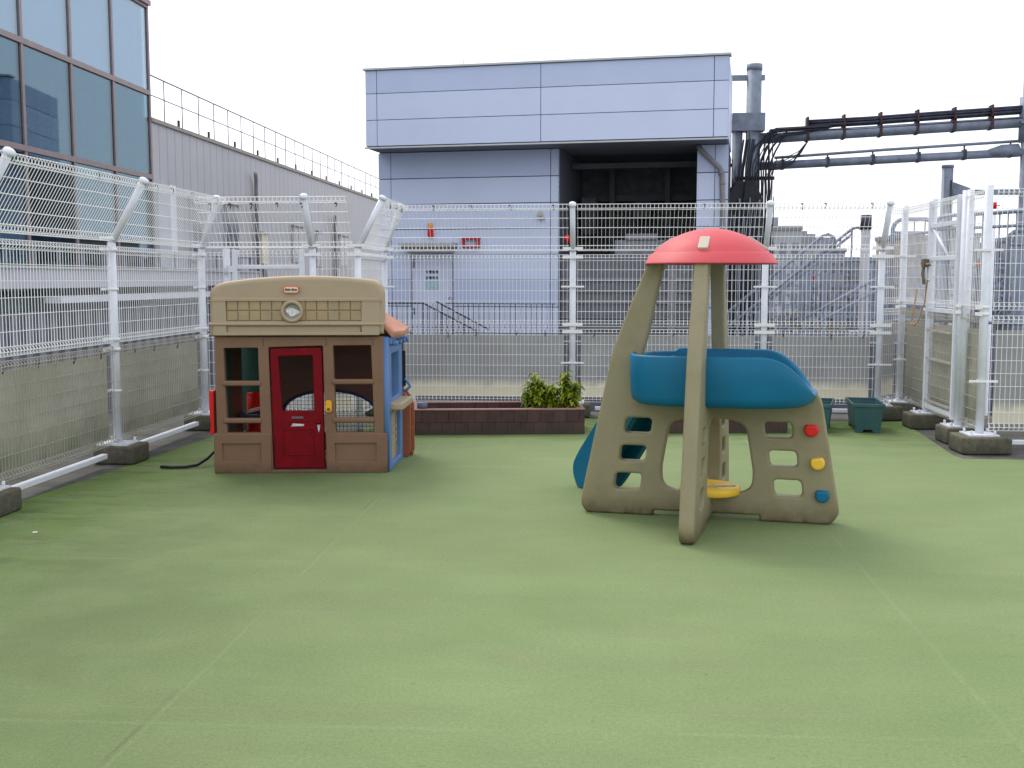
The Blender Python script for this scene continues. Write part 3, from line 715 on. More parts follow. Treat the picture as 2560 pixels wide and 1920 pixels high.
for z in (.62,.74,.86): b.box((.38,.968,z),(1.30,.974,z+.008))
b.build('brick_lines', BRBACK, PH)
# right side wall: pale blue frame with a hatch, tan counter below
SW = thing('x', 'x', 'x'); bpy.data.objects.remove(SW)
ang = math.atan2(.66, .057)
def sw(name, m, outer, holes=(), thick=.06, bev=.008, off=0):
    # local x runs along the side wall, thickness across
    o = panel(name, m, PH, outer, holes, thick, bev)
    o.matrix_local = Matrix.Translation((1.318,.02,0)) @ Matrix.Rotation(ang,4,'Z') @ Matrix.Translation((0,off,0)); return o
SM = Matrix.Translation((1.318,.02,0)) @ Matrix.Rotation(ang,4,'Z')
s1 = sw('side_wall', PBLUE, rect(0,.0,.66,1.055), [rounded(rect(.13,.56,.50,.915),.02,3), rounded(rect(.10,.05,.54,.50),.01,2)], .07, .010)
b = MB(); b.box((.09,-.0,.045),(.55,.02,.505)); o = b.build('counter_panel', HEAD, PH); o.matrix_local = SM
b = MB(); 
for z in (.24,.30,.18,.42): b.box((.12,-.012,z),(.50,-.002,z+.012))
b.box((.12,-.010,.06),(.13,-.0,.47)); b.box((.49,-.010,.06),(.50,0,.47))
o = b.build('counter_moulding', HEAD, PH, bevel=.003); o.matrix_local = SM
b = MB(); b.prism(rounded(rect(.06,.475,.60,.535),.02,4), -.13, -.02); o = b.build('counter_shelf', HEAD, PH, bevel=.012, seg=3); o.matrix_local = SM
b = MB(); b.box((.02,-.055,1.0),(.64,-.03,1.05))
for x in (.08,.26,.44,.62): b.tube([(x,-.03,1.005),(x,-.095,1.005)], .022, 12)
o = b.build('beam_ends', PBLUE, PH, bevel=.003); o.matrix_local = SM
b = MB(); b.box((-.05,.045,.03),(.62,.06,1.04)); o = b.build('inner_lining', PBLUE, PH); o.matrix_local = Matrix.Translation((1.20,.06,0)) @ Matrix.Rotation(ang,4,'Z') @ Matrix.Translation((0,-.16,0)); o.scale = (1,1,.5)
bpy.data.objects.remove(o)
# far right corner: blue jamb with a dark slot, handle, terracotta buttress
b = MB(); b.box((1.352,.70,.0),(1.40,.78,1.05)); b.build('corner_post', PBLUE, PH, bevel=.006)
b = MB(); b.box((1.385,.76,.60),(1.43,.80,.90)); b.build('slot', BLACK, PH)
b = MB(); b.tube([(1.42,.76,.66),(1.455,.75,.63),(1.47,.74,.60),(1.44,.74,.57),(1.40,.75,.56)], .012, 8); b.build('lever', PBLUE, PH)
bt = [(1.36,.0),(1.455,.0),(1.47,.06),(1.47,.44),(1.45,.51),(1.41,.565),(1.36,.59)]
b = MB(); b.prism(bt, .735, .80); b.build('buttress', ORANGE, PH, bevel=.008)
bt2 = [(x+.028, z*.985) for x, z in bt]
b = MB(); b.prism(bt2, .82, .86)
for z in (.02,.22,.40): b.box((1.38,.80,z),(1.485,.83,z+.03))
b.build('buttress', ORANGE, PH, bevel=.006)
# small terracotta roof over the hatch
b = MB()
b.add([(1.26,.02,1.225),(1.26,.80,1.225),(1.46,.80,1.10),(1.46,.30,1.10),(1.40,.02,1.09),(1.26,.02,1.185),(1.26,.80,1.185),(1.46,.80,1.05),(1.46,.30,1.05),(1.38,.02,1.04)],
      [(0,1,2,3,4),(5,9,8,7,6),(0,4,9,5),(4,3,8,9),(3,2,7,8),(2,1,6,7),(1,0,5,6)])
ro = b.build('side_roof', ROOFO, PH, bevel=.014, seg=3)
b = MB()
for y in (.12,.32,.52,.72): b.add([(1.27,y,1.221),(1.27,y+.012,1.221),(1.455,y+.012,1.106),(1.455,y,1.106)], [(0,1,2,3)], Matrix.Translation((0,0,.0015)))
b.build('roof_groove', mat('groove_brown',(.25,.09,.05),.6), ro)

# black hose
tag(MB().tube([(-3.47,8.29,.016),(-3.38,8.28,.016),(-3.28,8.30,.016),(-3.20,8.36,.022),(-3.15,8.45,.06),(-3.11,8.56,.12),(-3.05,8.70,.18),(-3.0,8.80,.22)], .013, 10).build('hose', BLACK),
    'short black rubber hose curling onto the floor from behind the playhouse', 'hose')
# ------------------------------------------------------------------ planters
def planter_material():
    m = mat('brown_wall_tile', (.085,.048,.042), .7, var=.25, scale=7, bump=.3, bscale=50)
    n = m.node_tree; L = n.links; p = n.nodes['Principled BSDF']
    src = p.inputs['Base Color'].links[0].from_socket
    tc = n.nodes.new('ShaderNodeTexCoord'); sx = n.nodes.new('ShaderNodeSeparateXYZ'); L.new(tc.outputs['Object'], sx.inputs[0])
    cb = n.nodes.new('ShaderNodeCombineXYZ'); ad = n.nodes.new('ShaderNodeMath'); ad.operation = 'ADD'
    L.new(sx.outputs[0], ad.inputs[0]); L.new(sx.outputs[1], ad.inputs[1]); L.new(ad.outputs[0], cb.inputs[0]); L.new(sx.outputs[2], cb.inputs[1])
    bk_ = n.nodes.new('ShaderNodeTexBrick'); bk_.inputs['Scale'].default_value = 1; bk_.inputs['Brick Width'].default_value = .127; bk_.inputs['Row Height'].default_value = .12
    bk_.inputs['Mortar Size'].default_value = .003; bk_.inputs['Color1'].default_value = (1,1,1,1); bk_.inputs['Color2'].default_value = (.72,.72,.75,1); bk_.inputs['Mortar'].default_value = (.3,.3,.3,1)
    L.new(cb.outputs[0], bk_.inputs[0])
    mx = n.nodes.new('ShaderNodeMix'); mx.data_type = 'RGBA'; mx.blend_type = 'MULTIPLY'; mx.inputs[0].default_value = 1
    L.new(src, mx.inputs[6]); L.new(bk_.outputs[0], mx.inputs[7]); L.new(mx.outputs[2], p.inputs['Base Color'])
    return m
PTILE = planter_material()
PRIM = mat('planter_coping', (.27,.15,.14), .6, var=.15, scale=8)
SOIL = mat('dry_soil', (.13,.115,.085), 1., var=.7, scale=28, bump=1., bscale=40)
def planter(x, y, L_, D, h, label):
    t = thing('planter_box', label, 'planter', (x,y,0), R(6.9), 'brown tiled planter boxes')
    b = MB(); wl_ = .07
    b.box((0,0,0),(L_,wl_,h-.012)); b.box((0,D-wl_,0),(L_,D,h-.012)); b.box((0,wl_,0),(wl_,D-wl_,h-.012)); b.box((L_-wl_,wl_,0),(L_,D-wl_,h-.012))
    b.build('wall', PTILE, t)
    b = MB(); e = .004
    b.box((-e,-e,h-.0119),(L_+e,wl_+e,h)); b.box((-e,D-wl_-e,h-.0119),(L_+e,D+e,h)); b.box((-e,wl_+e,h-.0119),(wl_+e,D-wl_-e,h)); b.box((L_-wl_-e,wl_+e,h-.0119),(L_+e,D-wl_-e,h))
    b.build('coping', PRIM, t, bevel=.003)
    nx, ny = 60, 24; b = MB(); vs = []; fs = []
    for i in range(nx):
        for j in range(ny): vs.append((wl_+(L_-2*wl_)*i/(nx-1), wl_+(D-2*wl_)*j/(ny-1), .165+random.uniform(0,.018)))
    for i in range(nx-1):
        for j in range(ny-1): fs.append((i*ny+j,(i+1)*ny+j,(i+1)*ny+j+1,i*ny+j+1))
    b.add(vs, fs); b.build('soil', SOIL, t); return t
pl1 = planter(-1.83, 10.30, 1.70, .70, .25, 'brown tiled planter box with bare soil and a leafy plant at its right end')
b = MB(); b.box((1.17,.08,.165),(1.205,.62,.238)); b.build('divider', mat('divider_grey',(.42,.38,.34),.8), pl1, bevel=.004)
pl2 = planter(.30, 10.56, 1.55, .70, .25, 'brown tiled planter box seen through the openings of the climbing toy')
tag(MB().lathe([(.0005,.03),(.045,.03),(.052,.024),(.052,-.02),(.044,-.028),(.0005,-.03)], 20, Matrix.Translation((-1.72,10.42,.28))).build('lid', mat('grey_blue_lid',(.12,.15,.22),.4)), 'small grey round lid sitting on the planter corner beside the playhouse', 'lid')
b = MB()
for k in range(5): b.tube([(-1.35+k*.006,10.52,.18),(-1.352+k*.008,10.515,.21+.012*(k%3))], .006, 5)
tag(b.build('plant_tag', mat('white_plastic',(.75,.75,.75),.5)), 'tiny white marker stuck in the bare soil of the planter', 'marker')
# plants
def leaf(b, p, dirv, L_, wd):
    dirv = dirv.normalized(); sidev = dirv.cross(Vector((0,0,1)))
    if sidev.length < .1: sidev = Vector((1,0,0))
    sidev.normalize(); up = sidev.cross(dirv)
    sidev = (sidev + up*random.uniform(-.6,.6)).normalized()
    pts = []; c = p.copy(); dd = dirv.copy(); 
    for k in range(5):
        wk = (0,.8,1,.6,0)[k]*wd; pts.append((c.copy(), wk)); c = c+dd*L_/4; dd = (dd+Vector((0,0,-.45))).normalized()
    vs = []; fs = []
    for c, wk in pts: vs += [c-sidev*wk, c-Vector((0,0,.12*wk)), c+sidev*wk]
    for k in range(4):
        for q in (0,1): fs.append((k*3+q, k*3+q+1, k*3+q+4, k*3+q+3))
    b.add(vs, fs, smooth=True)
def leaf_material():
    m = bpy.data.materials.new('leaf'); m.use_nodes = True; n = m.node_tree; L = n.links; p = n.nodes['Principled BSDF']
    p.inputs['Roughness'].default_value = .45
    geo = n.nodes.new('ShaderNodeNewGeometry'); cr = n.nodes.new('ShaderNodeValToRGB')
    e = cr.color_ramp.elements; e[0].color = (.06,.12,.010,1); e[1].color = (.46,.46,.03,1); x = e.new(.5); x.color = (.19,.29,.010,1)
    L.new(geo.outputs['Random Per Island'], cr.inputs[0]); L.new(cr.outputs[0], p.inputs['Base Color'])
    tl = n.nodes.new('ShaderNodeBsdfTranslucent'); L.new(cr.outputs[0], tl.inputs[0])
    a = n.nodes.new('ShaderNodeMixShader'); a.inputs[0].default_value = .35; L.new(p.outputs[0], a.inputs[1]); L.new(tl.outputs[0], a.inputs[2])
    L.new(a.outputs[0], n.nodes['Material Output'].inputs[0]); return m
LEAF = leaf_material(); STEMM = mat('green_stem', (.12,.16,.04), .6)
def plant(x, y, h, n, label, spread=.09):
    t = thing('leafy_plant', label, 'plant', (x,y,.17), 0, 'leafy plants in the brown planter')
    sb = MB(); lb = MB()
    for i in range(n):
        a = random.uniform(0, 6.28); tip = Vector((math.cos(a)*spread*random.uniform(.3,1), math.sin(a)*spread*random.uniform(.3,1), h*random.uniform(.7,1) if i else h))
        base = Vector((random.uniform(-.02,.02), random.uniform(-.02,.02), 0)); mid = (base+tip)/2+Vector((random.uniform(-.02,.02),random.uniform(-.02,.02),0))
        sb.tube([base, mid, tip], [.006,.005,.003], 5)
        for k in range(38):
            u = random.uniform(.18,1.0)**.8; q = base.lerp(mid, u*2) if u < .5 else mid.lerp(tip, (u-.5)*2)
            an = random.uniform(0,6.28); dv = Vector((math.cos(an), math.sin(an), random.uniform(-.5,.9)))
            leaf(lb, q, dv, random.uniform(.055,.11), random.uniform(.013,.022))
    sb.build('stem', STEMM, t); lb.build('leaves', LEAF, t)
plant(-.70,10.72,.33,6,'shorter bushy green plant at the left of the group in the planter')
plant(-.60,10.66,.41,6,'tall yellow-tipped plant second from the left in the planter')
plant(-.47,10.72,.31,7,'low dark green plant in the middle of the group in the planter')
plant(-.35,10.70,.435,6,'tallest upright green plant with a pointed top in the planter', .06)
plant(-.26,10.68,.33,6,'drooping dark green plant at the right end of the planter', .08)
# green tubs
def tub(x, y, rz, label, wz=.31, dz=.62):
    t = thing('green_tub', label, 'planter tub', (x,y,0), rz, 'green plastic planter tubs')
    b = MB(); h = .29
    def ring_(s0, z): 
        return [(-wz/2*s0,-dz/2*(1-(1-s0)*.5),z),(wz/2*s0,-dz/2*(1-(1-s0)*.5),z),(wz/2*s0,dz/2*(1-(1-s0)*.5),z),(-wz/2*s0,dz/2*(1-(1-s0)*.5),z)]
    rows = [ring_(.76,.03),(ring_(.93,h-.03)),ring_(.86,h-.03),ring_(.70,.06)]
    vs = [p for r_ in rows for p in r_]; fs = []
    for i in range(3):
        for j in range(4): fs.append((i*4+j,i*4+(j+1)%4,(i+1)*4+(j+1)%4,(i+1)*4+j))
    fs.append((0,1,2,3)); fs.append((12,15,14,13)); b.add(vs, fs); b.build('body', TUBG, t, bevel=.008)
    b = MB(); o_ = ring_(1.0,0); i_ = ring_(.88,0)
    vs = [(x_,y_,z) for z in (h-.035,h) for (x_,y_,_) in o_]+[(x_,y_,z) for z in (h-.035,h) for (x_,y_,_) in i_]
    fs = []
    for j in range(4):
        k = (j+1)%4; fs += [(j,k,4+k,4+j),(8+k,8+j,12+j,12+k),(4+j,4+k,12+k,12+j),(k,j,8+j,8+k)]
    b.add(vs, fs); b.build('rim', TUBG, t, bevel=.006)
    b = MB()
    for sx_ in (-1,1): b.prism([(sx_*wz*.39,0),(sx_*wz*.39,.04),(sx_*wz*.1,.04),(sx_*wz*.18,.0)][::sx_], -dz*.44, -dz*.40); b.prism([(sx_*wz*.39,0),(sx_*wz*.39,.04),(sx_*wz*.1,.04),(sx_*wz*.18,.0)][::sx_], dz*.40, dz*.44)
    b.build('foot', TUBG, t, bevel=.004)
    b = MB(); b.box((-wz*.36,-dz*.44,.06),(wz*.36,dz*.44,.10)); b.build('soil', SOIL, t)
    return t
t1 = tub(2.65, 11.08, R(-6), 'dark green plastic planter tub standing in the back right corner')
dup(t1, (2.17,11.02,0), R(-14), 'dark green plastic tub half hidden behind the right end of the climbing toy')
# litter
tag(MB().box((-.010,-.012,0),(.016,.008,.004)).build('litter', mat('white_scrap',(.7,.7,.68),.8), loc=(-3.34,6.10,.002), rot=(0,0,.5)), 'tiny white scrap lying on the green floor near the left fence', 'litter')
tag(MB().prism([(-.02,-.012),(.005,-.016),(.02,.0),(.01,.015),(-.012,.012)], 0, .002).build('fallen_leaf', mat('yellow_leaf',(.42,.36,.02),.7), loc=(-1.035,3.08,.004), rot=(R(88),0,.4)), 'small yellow leaf on the green floor near the bottom of the picture', 'leaf')

# ------------------------------------------------------------------ lilac-grey building at the back
LB = mat('pale_lilac_panel', (.58,.65,.84), .45, var=.035, scale=1.2, bump=.03, bscale=8, stain=.15, stain_scale=1.2, stain_col=(.49,.55,.75))
LD = mat('darker_lilac_panel', (.48,.555,.75), .45, var=.035, scale=1.2)
TRIM = mat('pale_trim', (.52,.55,.55), .5, var=.06)
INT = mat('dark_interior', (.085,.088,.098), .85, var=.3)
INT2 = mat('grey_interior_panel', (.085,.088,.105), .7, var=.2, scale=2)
GAP = mat('joint_dark', (.06,.065,.10), .8)
BA = R(-7.9)
bl = thing('panel_building', 'lilac-grey panelled building with dark open bay standing behind the back fence', 'building', (-1.86, 23.0, 0), BA)
FX = [-3.22,-2.96,.608,4.131,4.42]; FZ = [4.34,4.888,5.443,5.925]
b = MB(); b.box((-3.20,.02,4.33),(4.40,3.0,5.93)); b.build('core', GAP, bl)
g_ = .007
for i in range(4):
    for j in range(3): MB().box((FX[i]+g_,0,FZ[j]+g_),(FX[i+1]-g_,.03,FZ[j+1]-g_)).build('fascia_panel', LD if j == 2 else LB, bl)
for j in range(3):
    MB().box((4.401,.035,FZ[j]+g_),(4.425,2.9,FZ[j+1]-g_)).build('fascia_panel', LD if j == 2 else LB, bl)
    MB().box((-3.225,.035,FZ[j]+g_),(-3.201,2.9,FZ[j+1]-g_)).build('fascia_panel', LD if j == 2 else LB, bl)
b = MB(); b.box((-3.26,-.05,5.932),(4.46,.25,5.975)); b.build('coping', TRIM, bl, bevel=.006)
b = MB(); b.box((-3.24,-.02,4.29),(4.44,.04,4.322)); b.build('drip_edge', TRIM, bl)
b = MB(); b.box((-3.2,.045,4.295),(4.4,4.2,4.325)); b.build('soffit', mat('soffit_grey',(.16,.17,.21),.7), bl)
WY = .8
ZB = [(3.715,4.285,1),(3.15,3.71,0),(2.60,3.145,0),(2.04,2.595,0),(1.485,2.035,0),(.90,1.48,1),(.32,.895,0),(-.6,.315,0)]
b = MB(); b.box((-3.2,WY+.03,-.6),(.84,WY+3.2,4.29)); b.build('left_core', GAP, bl)
DX0, DX1 = -2.47+.02, -1.53
def wp(x0, z0, x1, z1, dk): MB().box((x0,WY,z0+g_),(x1,WY+.03,z1-g_)).build('wall_panel', LD if dk else LB, bl)
for z0, z1, dk in ZB:
    for (x0, x1) in [(-3.22,-2.94),(-2.926,.665),(.68,.86)]:
        if x0 > -3 and x0 < 0 and z0 < 2.5:      # door cut-out
            wp(x0, z0, DX0-.03, z1, dk); wp(DX1+.03, z0, x1, z1, dk)
            if z1 > 2.06: wp(DX0-.026, max(z0,2.06), DX1+.026, z1, 0)
        else: wp(x0, z0, x1, z1, dk)
    wp(3.78, z0, 4.14, z1, dk); wp(4.154, z0, 4.42, z1, dk)
b = MB(); b.box((3.80,WY+.032,-.6),(4.40,WY+3.2,4.29)); b.build('pier_core', GAP, bl)
# reveal of the open bay
b = MB(); b.box((.845,WY,-.6),(.875,WY+3.2,4.285)); b.build('bay_reveal', mat('reveal_grey',(.13,.14,.18),.7), bl)
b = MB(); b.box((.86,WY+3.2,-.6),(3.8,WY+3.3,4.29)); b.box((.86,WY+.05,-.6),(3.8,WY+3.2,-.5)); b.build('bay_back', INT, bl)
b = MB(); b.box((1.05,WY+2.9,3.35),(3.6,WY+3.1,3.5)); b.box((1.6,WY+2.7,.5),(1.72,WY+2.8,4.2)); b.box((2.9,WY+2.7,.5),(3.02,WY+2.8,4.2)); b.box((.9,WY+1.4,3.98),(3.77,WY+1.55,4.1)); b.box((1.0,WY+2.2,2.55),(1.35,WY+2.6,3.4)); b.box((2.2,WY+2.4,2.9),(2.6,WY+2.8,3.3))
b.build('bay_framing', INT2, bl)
b = MB(); b.box((.88,WY+.12,-.5),(3.775,WY+.16,2.02)); b.build('bay_guard', mat('guard_panel_grey', (.15,.155,.18), .7, var=.15), bl)
b = MB()
for z in (1.46,1.22,.98,.66,.40): b.box((.88,WY+.08,z),(3.775,WY+.12,z+(.07 if z in (1.46,.98) else .018)))
for x in (3.2,): b.box((x,WY+.07,-.4),(x+.16,WY+.115,2.0))
b.build('guard_rails', mat('guard_rail_grey',(.23,.23,.25),.6), bl)
b = MB(); b.box((1.95,WY+.9,2.02),(3.05,WY+1.5,2.36)); b.box((2.2,WY+.85,2.36),(2.9,WY+1.3,2.5)); b.build('machine_cabinet', mat('cabinet_grey',(.30,.31,.34),.6,var=.2), bl, bevel=.02)
# door, awning, sign
b = MB(); b.box((DX0,WY+.015,-.5),(DX1,WY+.035,2.045)); dd = b.build('door', mat('door_pale',(.60,.66,.84),.45,var=.03), bl, bevel=.004)
b = MB(); b.box((DX0-.03,WY-.012,-.5),(DX0,WY+.02,2.06)); b.box((DX1,WY-.012,-.5),(DX1+.03,WY+.02,2.06)); b.build('door_frame', mat('frame_grey',(.25,.27,.33),.5), bl)
b = MB(); b.box((DX0+.02,WY-.004,1.75),(DX0+.045,WY+.012,1.95)); b.box((DX0+.02,WY-.004,.72),(DX0+.045,WY+.012,.86)); b.build('hinge', GAP, dd)
text_mesh('door_lettering', '受電設備', .072, mat('sign_black',(.02,.02,.03),.5), dd, (-2.0,WY+.010,1.655), bold=.0015)
text_mesh('door_lettering', '変電所用', .072, MC['sign_black'], dd, (-2.0,WY+.010,1.525), bold=.0015)
b = MB(); b.box((-2.14,WY+.008,1.27),(-1.85,WY+.013,1.46)); b.build('notice', mat('notice_teal',(.36,.55,.60),.5,var=.2,scale=20), dd)
b = MB(); b.prism([(-2.63,2.235),(-1.40,2.235),(-1.40,2.30),(-2.63,2.30)], WY-.45, WY); b.build('awning', mat('awning_grey',(.46,.47,.47),.5,stain=.4,stain_col=(.3,.3,.28)), bl, bevel=.01)
b = MB(); b.box((-2.60,WY-.40,2.16),(-1.42,WY-.02,2.232)); b.build('awning_underside', mat('awning_under',(.14,.14,.16),.7), bl)
b = MB(); b.box((-2.52,WY-.03,2.09),(-1.48,WY,2.12)); b.build('lintel_strip', mat('lintel_pink',(.36,.28,.25),.6), bl)
# small fittings on the wall
b = MB(); b.prism([(-2.07,2.43),(-1.945,2.43),(-1.955,2.63),(-2.06,2.63)], WY-.09, WY); be = b.build('beacon_body', RED, bl, bevel=.01)
b = MB(); b.tube([(-2.01,WY-.05,2.632),(-2.01,WY-.05,2.735)], .048, 16); b.build('beacon_lens', mat('amber_lens',(.85,.33,.02),.25), be, bevel=.01)
b = MB()
for a, c in (((-1.30,2.36),(-.885,2.405)),((-1.27,2.19),(-.90,2.215)),((-1.285,2.19),(-1.235,2.38)),((-.945,2.19),(-.895,2.38))): b.box((a[0],WY-.10,a[1]),(c[0],WY-.0,c[1]))
b.build('red_frame', mat('red_paint',(.45,.015,.03),.4), bl, bevel=.004)
b = MB(); b.lathe([(.0005,.07),(.055,.065),(.065,.03),(.06,0)], 16, Matrix.Translation((.46,WY-.0,2.89)) @ Matrix.Rotation(R(90),4,'X')); b.box((.40,WY-.10,2.79),(.55,WY,2.83)); b.build('wall_lamp', mat('lamp_beige',(.45,.44,.40),.5), bl)
b = MB(); b.lathe([(.0005,.09),(.05,.08),(.085,.04),(.09,0)], 18, Matrix.Translation((1.04,WY+.02,2.37)) @ Matrix.Rotation(R(90),4,'X')); b.build('alarm_lamp', RED, bl)
b = MB(); b.tube([(3.80,WY-.06,4.25),(3.86,WY-.07,4.16),(4.16,WY-.07,3.88),(4.26,WY-.07,3.78),(4.30,WY-.07,3.64),(4.31,WY-.07,3.3),(4.33,WY-.07,2.6),(4.33,WY-.07,-.4)], .055, 12)
b.tube([(4.305,WY-.07,3.45),(4.305,WY-.07,3.52)], .062, 12); b.tube([(4.26,WY-.07,3.74),(4.29,WY-.07,3.66)], .064, 12)
b.build('drainpipe', mat('drainpipe_grey',(.22,.22,.23),.5,var=.1,stain=.5,stain_col=(.12,.12,.13)), bl)
b = MB(); b.tube([(-1.2,.6,5.97),(-1.2,.6,6.22)], .006, 5); b.build('lightning_rod', STEEL, bl)
# handrail in front of the building
rl_ = thing('handrail', 'dark steel handrail with thin bars in front of the building door', 'railing', (-1.86, 23.0, 0), BA)
b = MB()
b.tube([(-2.95,.2,.98),(-2.02,.2,.98),(-.85,.2,.40)], .018, 6); b.tube([(-1.78,.35,1.02),(-.6,.35,.42)], .018, 6); b.tube([(-1.5,.15,.98),(.92,.15,.98)], .010, 6)
b.build('rail', DSTEEL, rl_)
for i in range(34):
    x = -2.95+i*.115; MB().box((x-.006,.15,-.5),(x+.006,.162,.98)).build('bar', DSTEEL, rl_)
for i in range(8):
    x = -2.02+i*.13; MB().box((x-.006,.2,-.5),(x+.006,.212,.98-(x+2.02)*.5)).build('bar', DSTEEL, rl_); MB().box((x+.24-.006,.35,-.5),(x+.24+.006,.362,1.02-(x+.24+1.78)*.5)).build('bar', DSTEEL, rl_)
b = MB(); b.tube([(-1.42,.1,1.06),(-1.39,.1,1.12),(-1.35,.1,1.10),(-1.36,.1,1.0)], .01, 6); b.build('hook', DSTEEL, rl_)
# dark plinth beyond the back fence
tag(MB().box((-2.5,14.6,-.5),(4.2,15.0,.66)).build('plinth_wall', mat('plinth_grey', (.12,.13,.15), .8, var=.2)), 'low dark grey plinth wall between the back fence and the building', 'wall')

# ------------------------------------------------------------------ long grey hall and glass block on the left
def hall_material():
    m = mat('grey_ribbed_cladding', (.44,.44,.47), .5, var=.06, scale=.6)
    n = m.node_tree; L = n.links; p = n.nodes['Principled BSDF']; src = p.inputs['Base Color'].links[0].from_socket
    tc = n.nodes.new('ShaderNodeTexCoord'); sx = n.nodes.new('ShaderNodeSeparateXYZ'); L.new(tc.outputs['Object'], sx.inputs[0])
    def groove(per, wd):
        a = n.nodes.new('ShaderNodeMath'); a.operation = 'PINGPONG'; L.new(sx.outputs[1], a.inputs[0]); a.inputs[1].default_value = per/2
        c = n.nodes.new('ShaderNodeMath'); c.operation = 'LESS_THAN'; L.new(a.outputs[0], c.inputs[0]); c.inputs[1].default_value = wd; return c.outputs[0]
    mx = n.nodes.new('ShaderNodeMix'); mx.data_type = 'RGBA'; L.new(groove(.42,.016), mx.inputs[0]); L.new(src, mx.inputs[6]); mx.inputs[7].default_value = (.27,.265,.30,1)
    L.new(mx.outputs[2], p.inputs['Base Color']); return m
foot_dirt(PTILE, .10, (.05,.045,.03), .8)
hl_ = thing('long_hall', 'long grey ribbed hall with rooftop rails receding behind the left fence', 'building', (-9, 21.5, 0))
def H(x, y, z): return (x+9.0-9.0, y-21.5, z)
b = MB(); b.box((-6,0,-1.0),(0,30,4.64)); b.build('wall', hall_material(), hl_)
b = MB(); b.box((-6.02,-.0,4.642),(.05,30.02,4.72)); b.build('eave', mat('eave_brown_grey',(.32,.29,.26),.6), hl_)
b = MB(); b.tube([(.0,0,5.56),(.0,30,5.56)], .016, 6); b.tube([(.0,0,5.17),(.0,30,5.17)], .012, 6); b.build('top_rail', STEEL, hl_)
for i in range(31): MB().tube([(0,.75+i*.97,4.72),(0,.75+i*.97,5.56)], .012, 5).build('rail_post', STEEL, hl_)
for i in range(16): MB().box((-.02,1.5+i*1.8-.025,4.721),(.02,1.5+i*1.8+.025,4.87)).build('bracket', DSTEEL, hl_)
WG = mat('window_glass_dark', (.05,.07,.10), .1, spec=.8)
WF = mat('window_frame_pale', (.42,.42,.44), .5)
for (y0, y1, z0, z1, pale) in ((4.15,5.15,2.15,3.30,0),(6.95,7.45,1.9,2.72,1),(9.9,11.0,2.0,3.05,0),(12.6,13.3,1.9,3.0,0),(15.6,16.9,1.9,3.0,0),(1.95,2.7,1.9,3.3,0)):
    f = MB().box((0,y0,z0),(.05,y1,z1)).build('window', WF if not pale else mat('pale_panel',(.70,.66,.50),.6), hl_)
    if not pale:
        MB().box((.05,y0+.08,z0+.08),(.056,(y0+y1)/2-.04,z1-.08)).build('pane', WG, f)
        MB().box((.05,(y0+y1)/2+.04,z0+.08),(.056,y1-.08,z1-.08)).build('pane', WG, f)
    MB().box((0,y0-.06,z1+.001),(.12,y1+.06,z1+.04)).build('hood', WF, f)
PIPE = mat('vent_pipe_grey',(.24,.23,.23),.5,var=.15)
for (y, z1) in ((6.2,4.2),(14.6,3.6)):
    MB().tube([(.15,y,z1),(.10,y+.2,z1-.15),(.08,y+.25,z1-.4),(.08,y+.25,1.0)], .05, 8).build('vent_pipe', PIPE, hl_)
MB().tube([(.08,6.9,1.9),(.12,7.1,1.3),(.5,7.6,.6),(.6,8.0,.3)], .06, 8).build('vent_pipe', PIPE, hl_)
MB().box((.0,.30,1.75),(.25,.62,3.42)).build('white_pilaster', WHITE, hl_)
b = MB()
for i in range(30): b.box((.0,3.2+i*.32,1.45),(.02,3.2+i*.32+.2,1.52)); b.box((.0,3.2+i*.32,1.30),(.02,3.2+i*.32+.2,1.36))
b.build('louvre_slots', GAP, hl_)
# glass block
gb = thing('glass_building', 'tall glass curtain wall building with brown-grey mullions at the upper left', 'building', (-9, 16, 0))
def glass_material(name, tint, refl):
    m = bpy.data.materials.new(name); m.use_nodes = True; n = m.node_tree; L = n.links; n.nodes.remove(n.nodes['Principled BSDF'])
    gl = n.nodes.new('ShaderNodeBsdfGlossy'); gl.inputs['Roughness'].default_value = .015; gl.inputs[0].default_value = (.62,.74,.82,1)
    tp = n.nodes.new('ShaderNodeBsdfTransparent'); tp.inputs[0].default_value = (*tint,1)
    fr_ = n.nodes.new('ShaderNodeFresnel'); fr_.inputs[0].default_value = 1.5
    a = n.nodes.new('ShaderNodeMath'); a.operation = 'MULTIPLY_ADD'; L.new(fr_.outputs[0], a.inputs[0]); a.inputs[1].default_value = .6; a.inputs[2].default_value = refl
    c = n.nodes.new('ShaderNodeMixShader'); L.new(a.outputs[0], c.inputs[0]); L.new(tp.outputs[0], c.inputs[1]); L.new(gl.outputs[0], c.inputs[2])
    L.new(c.outputs[0], n.nodes['Material Output'].inputs[0]); return m
GLS = glass_material('tinted_glass', (.46,.64,.70), .10); GLT = glass_material('pale_glass', (.80,.88,.95), .22)
MUL = mat('brown_grey_mullion', (.27,.215,.215), .45, metal=.2, var=.1)
ys = [8.6+i*1.6 for i in range(9)]; ys = [y for y in ys if y < 21.2]; 
ys = [5.5,7.1,8.7,10.3,11.9,13.45,15.05,16.65,18.25,19.87,21.50]
zs_ = [1.75,3.54,5.19,6.88]
for i in range(len(ys)-1):
    for j in range(3):
        MB().box((-.02,ys[i]-16+.04,zs_[j]+.04),(-.005,ys[i+1]-16-.04,zs_[j+1]-.04)).build('glass_pane', GLT if j == 2 else GLS, gb)
for y in ys: MB().box((-.04,y-16-.035,1.7),(.02,y-16+.035,6.93)).build('mullion', MUL, gb)
b = MB()
for z in zs_[1:]: b.box((-.07,5.5-16,z-.045),(.03,5.5,z+.045))
b.box((-.07,5.5-16,6.89),(.08,5.53,6.985))
b.build('transoms', MUL, gb)
IW = mat('inner_wall_teal', (.16,.22,.23), .8, var=.3, scale=.5)
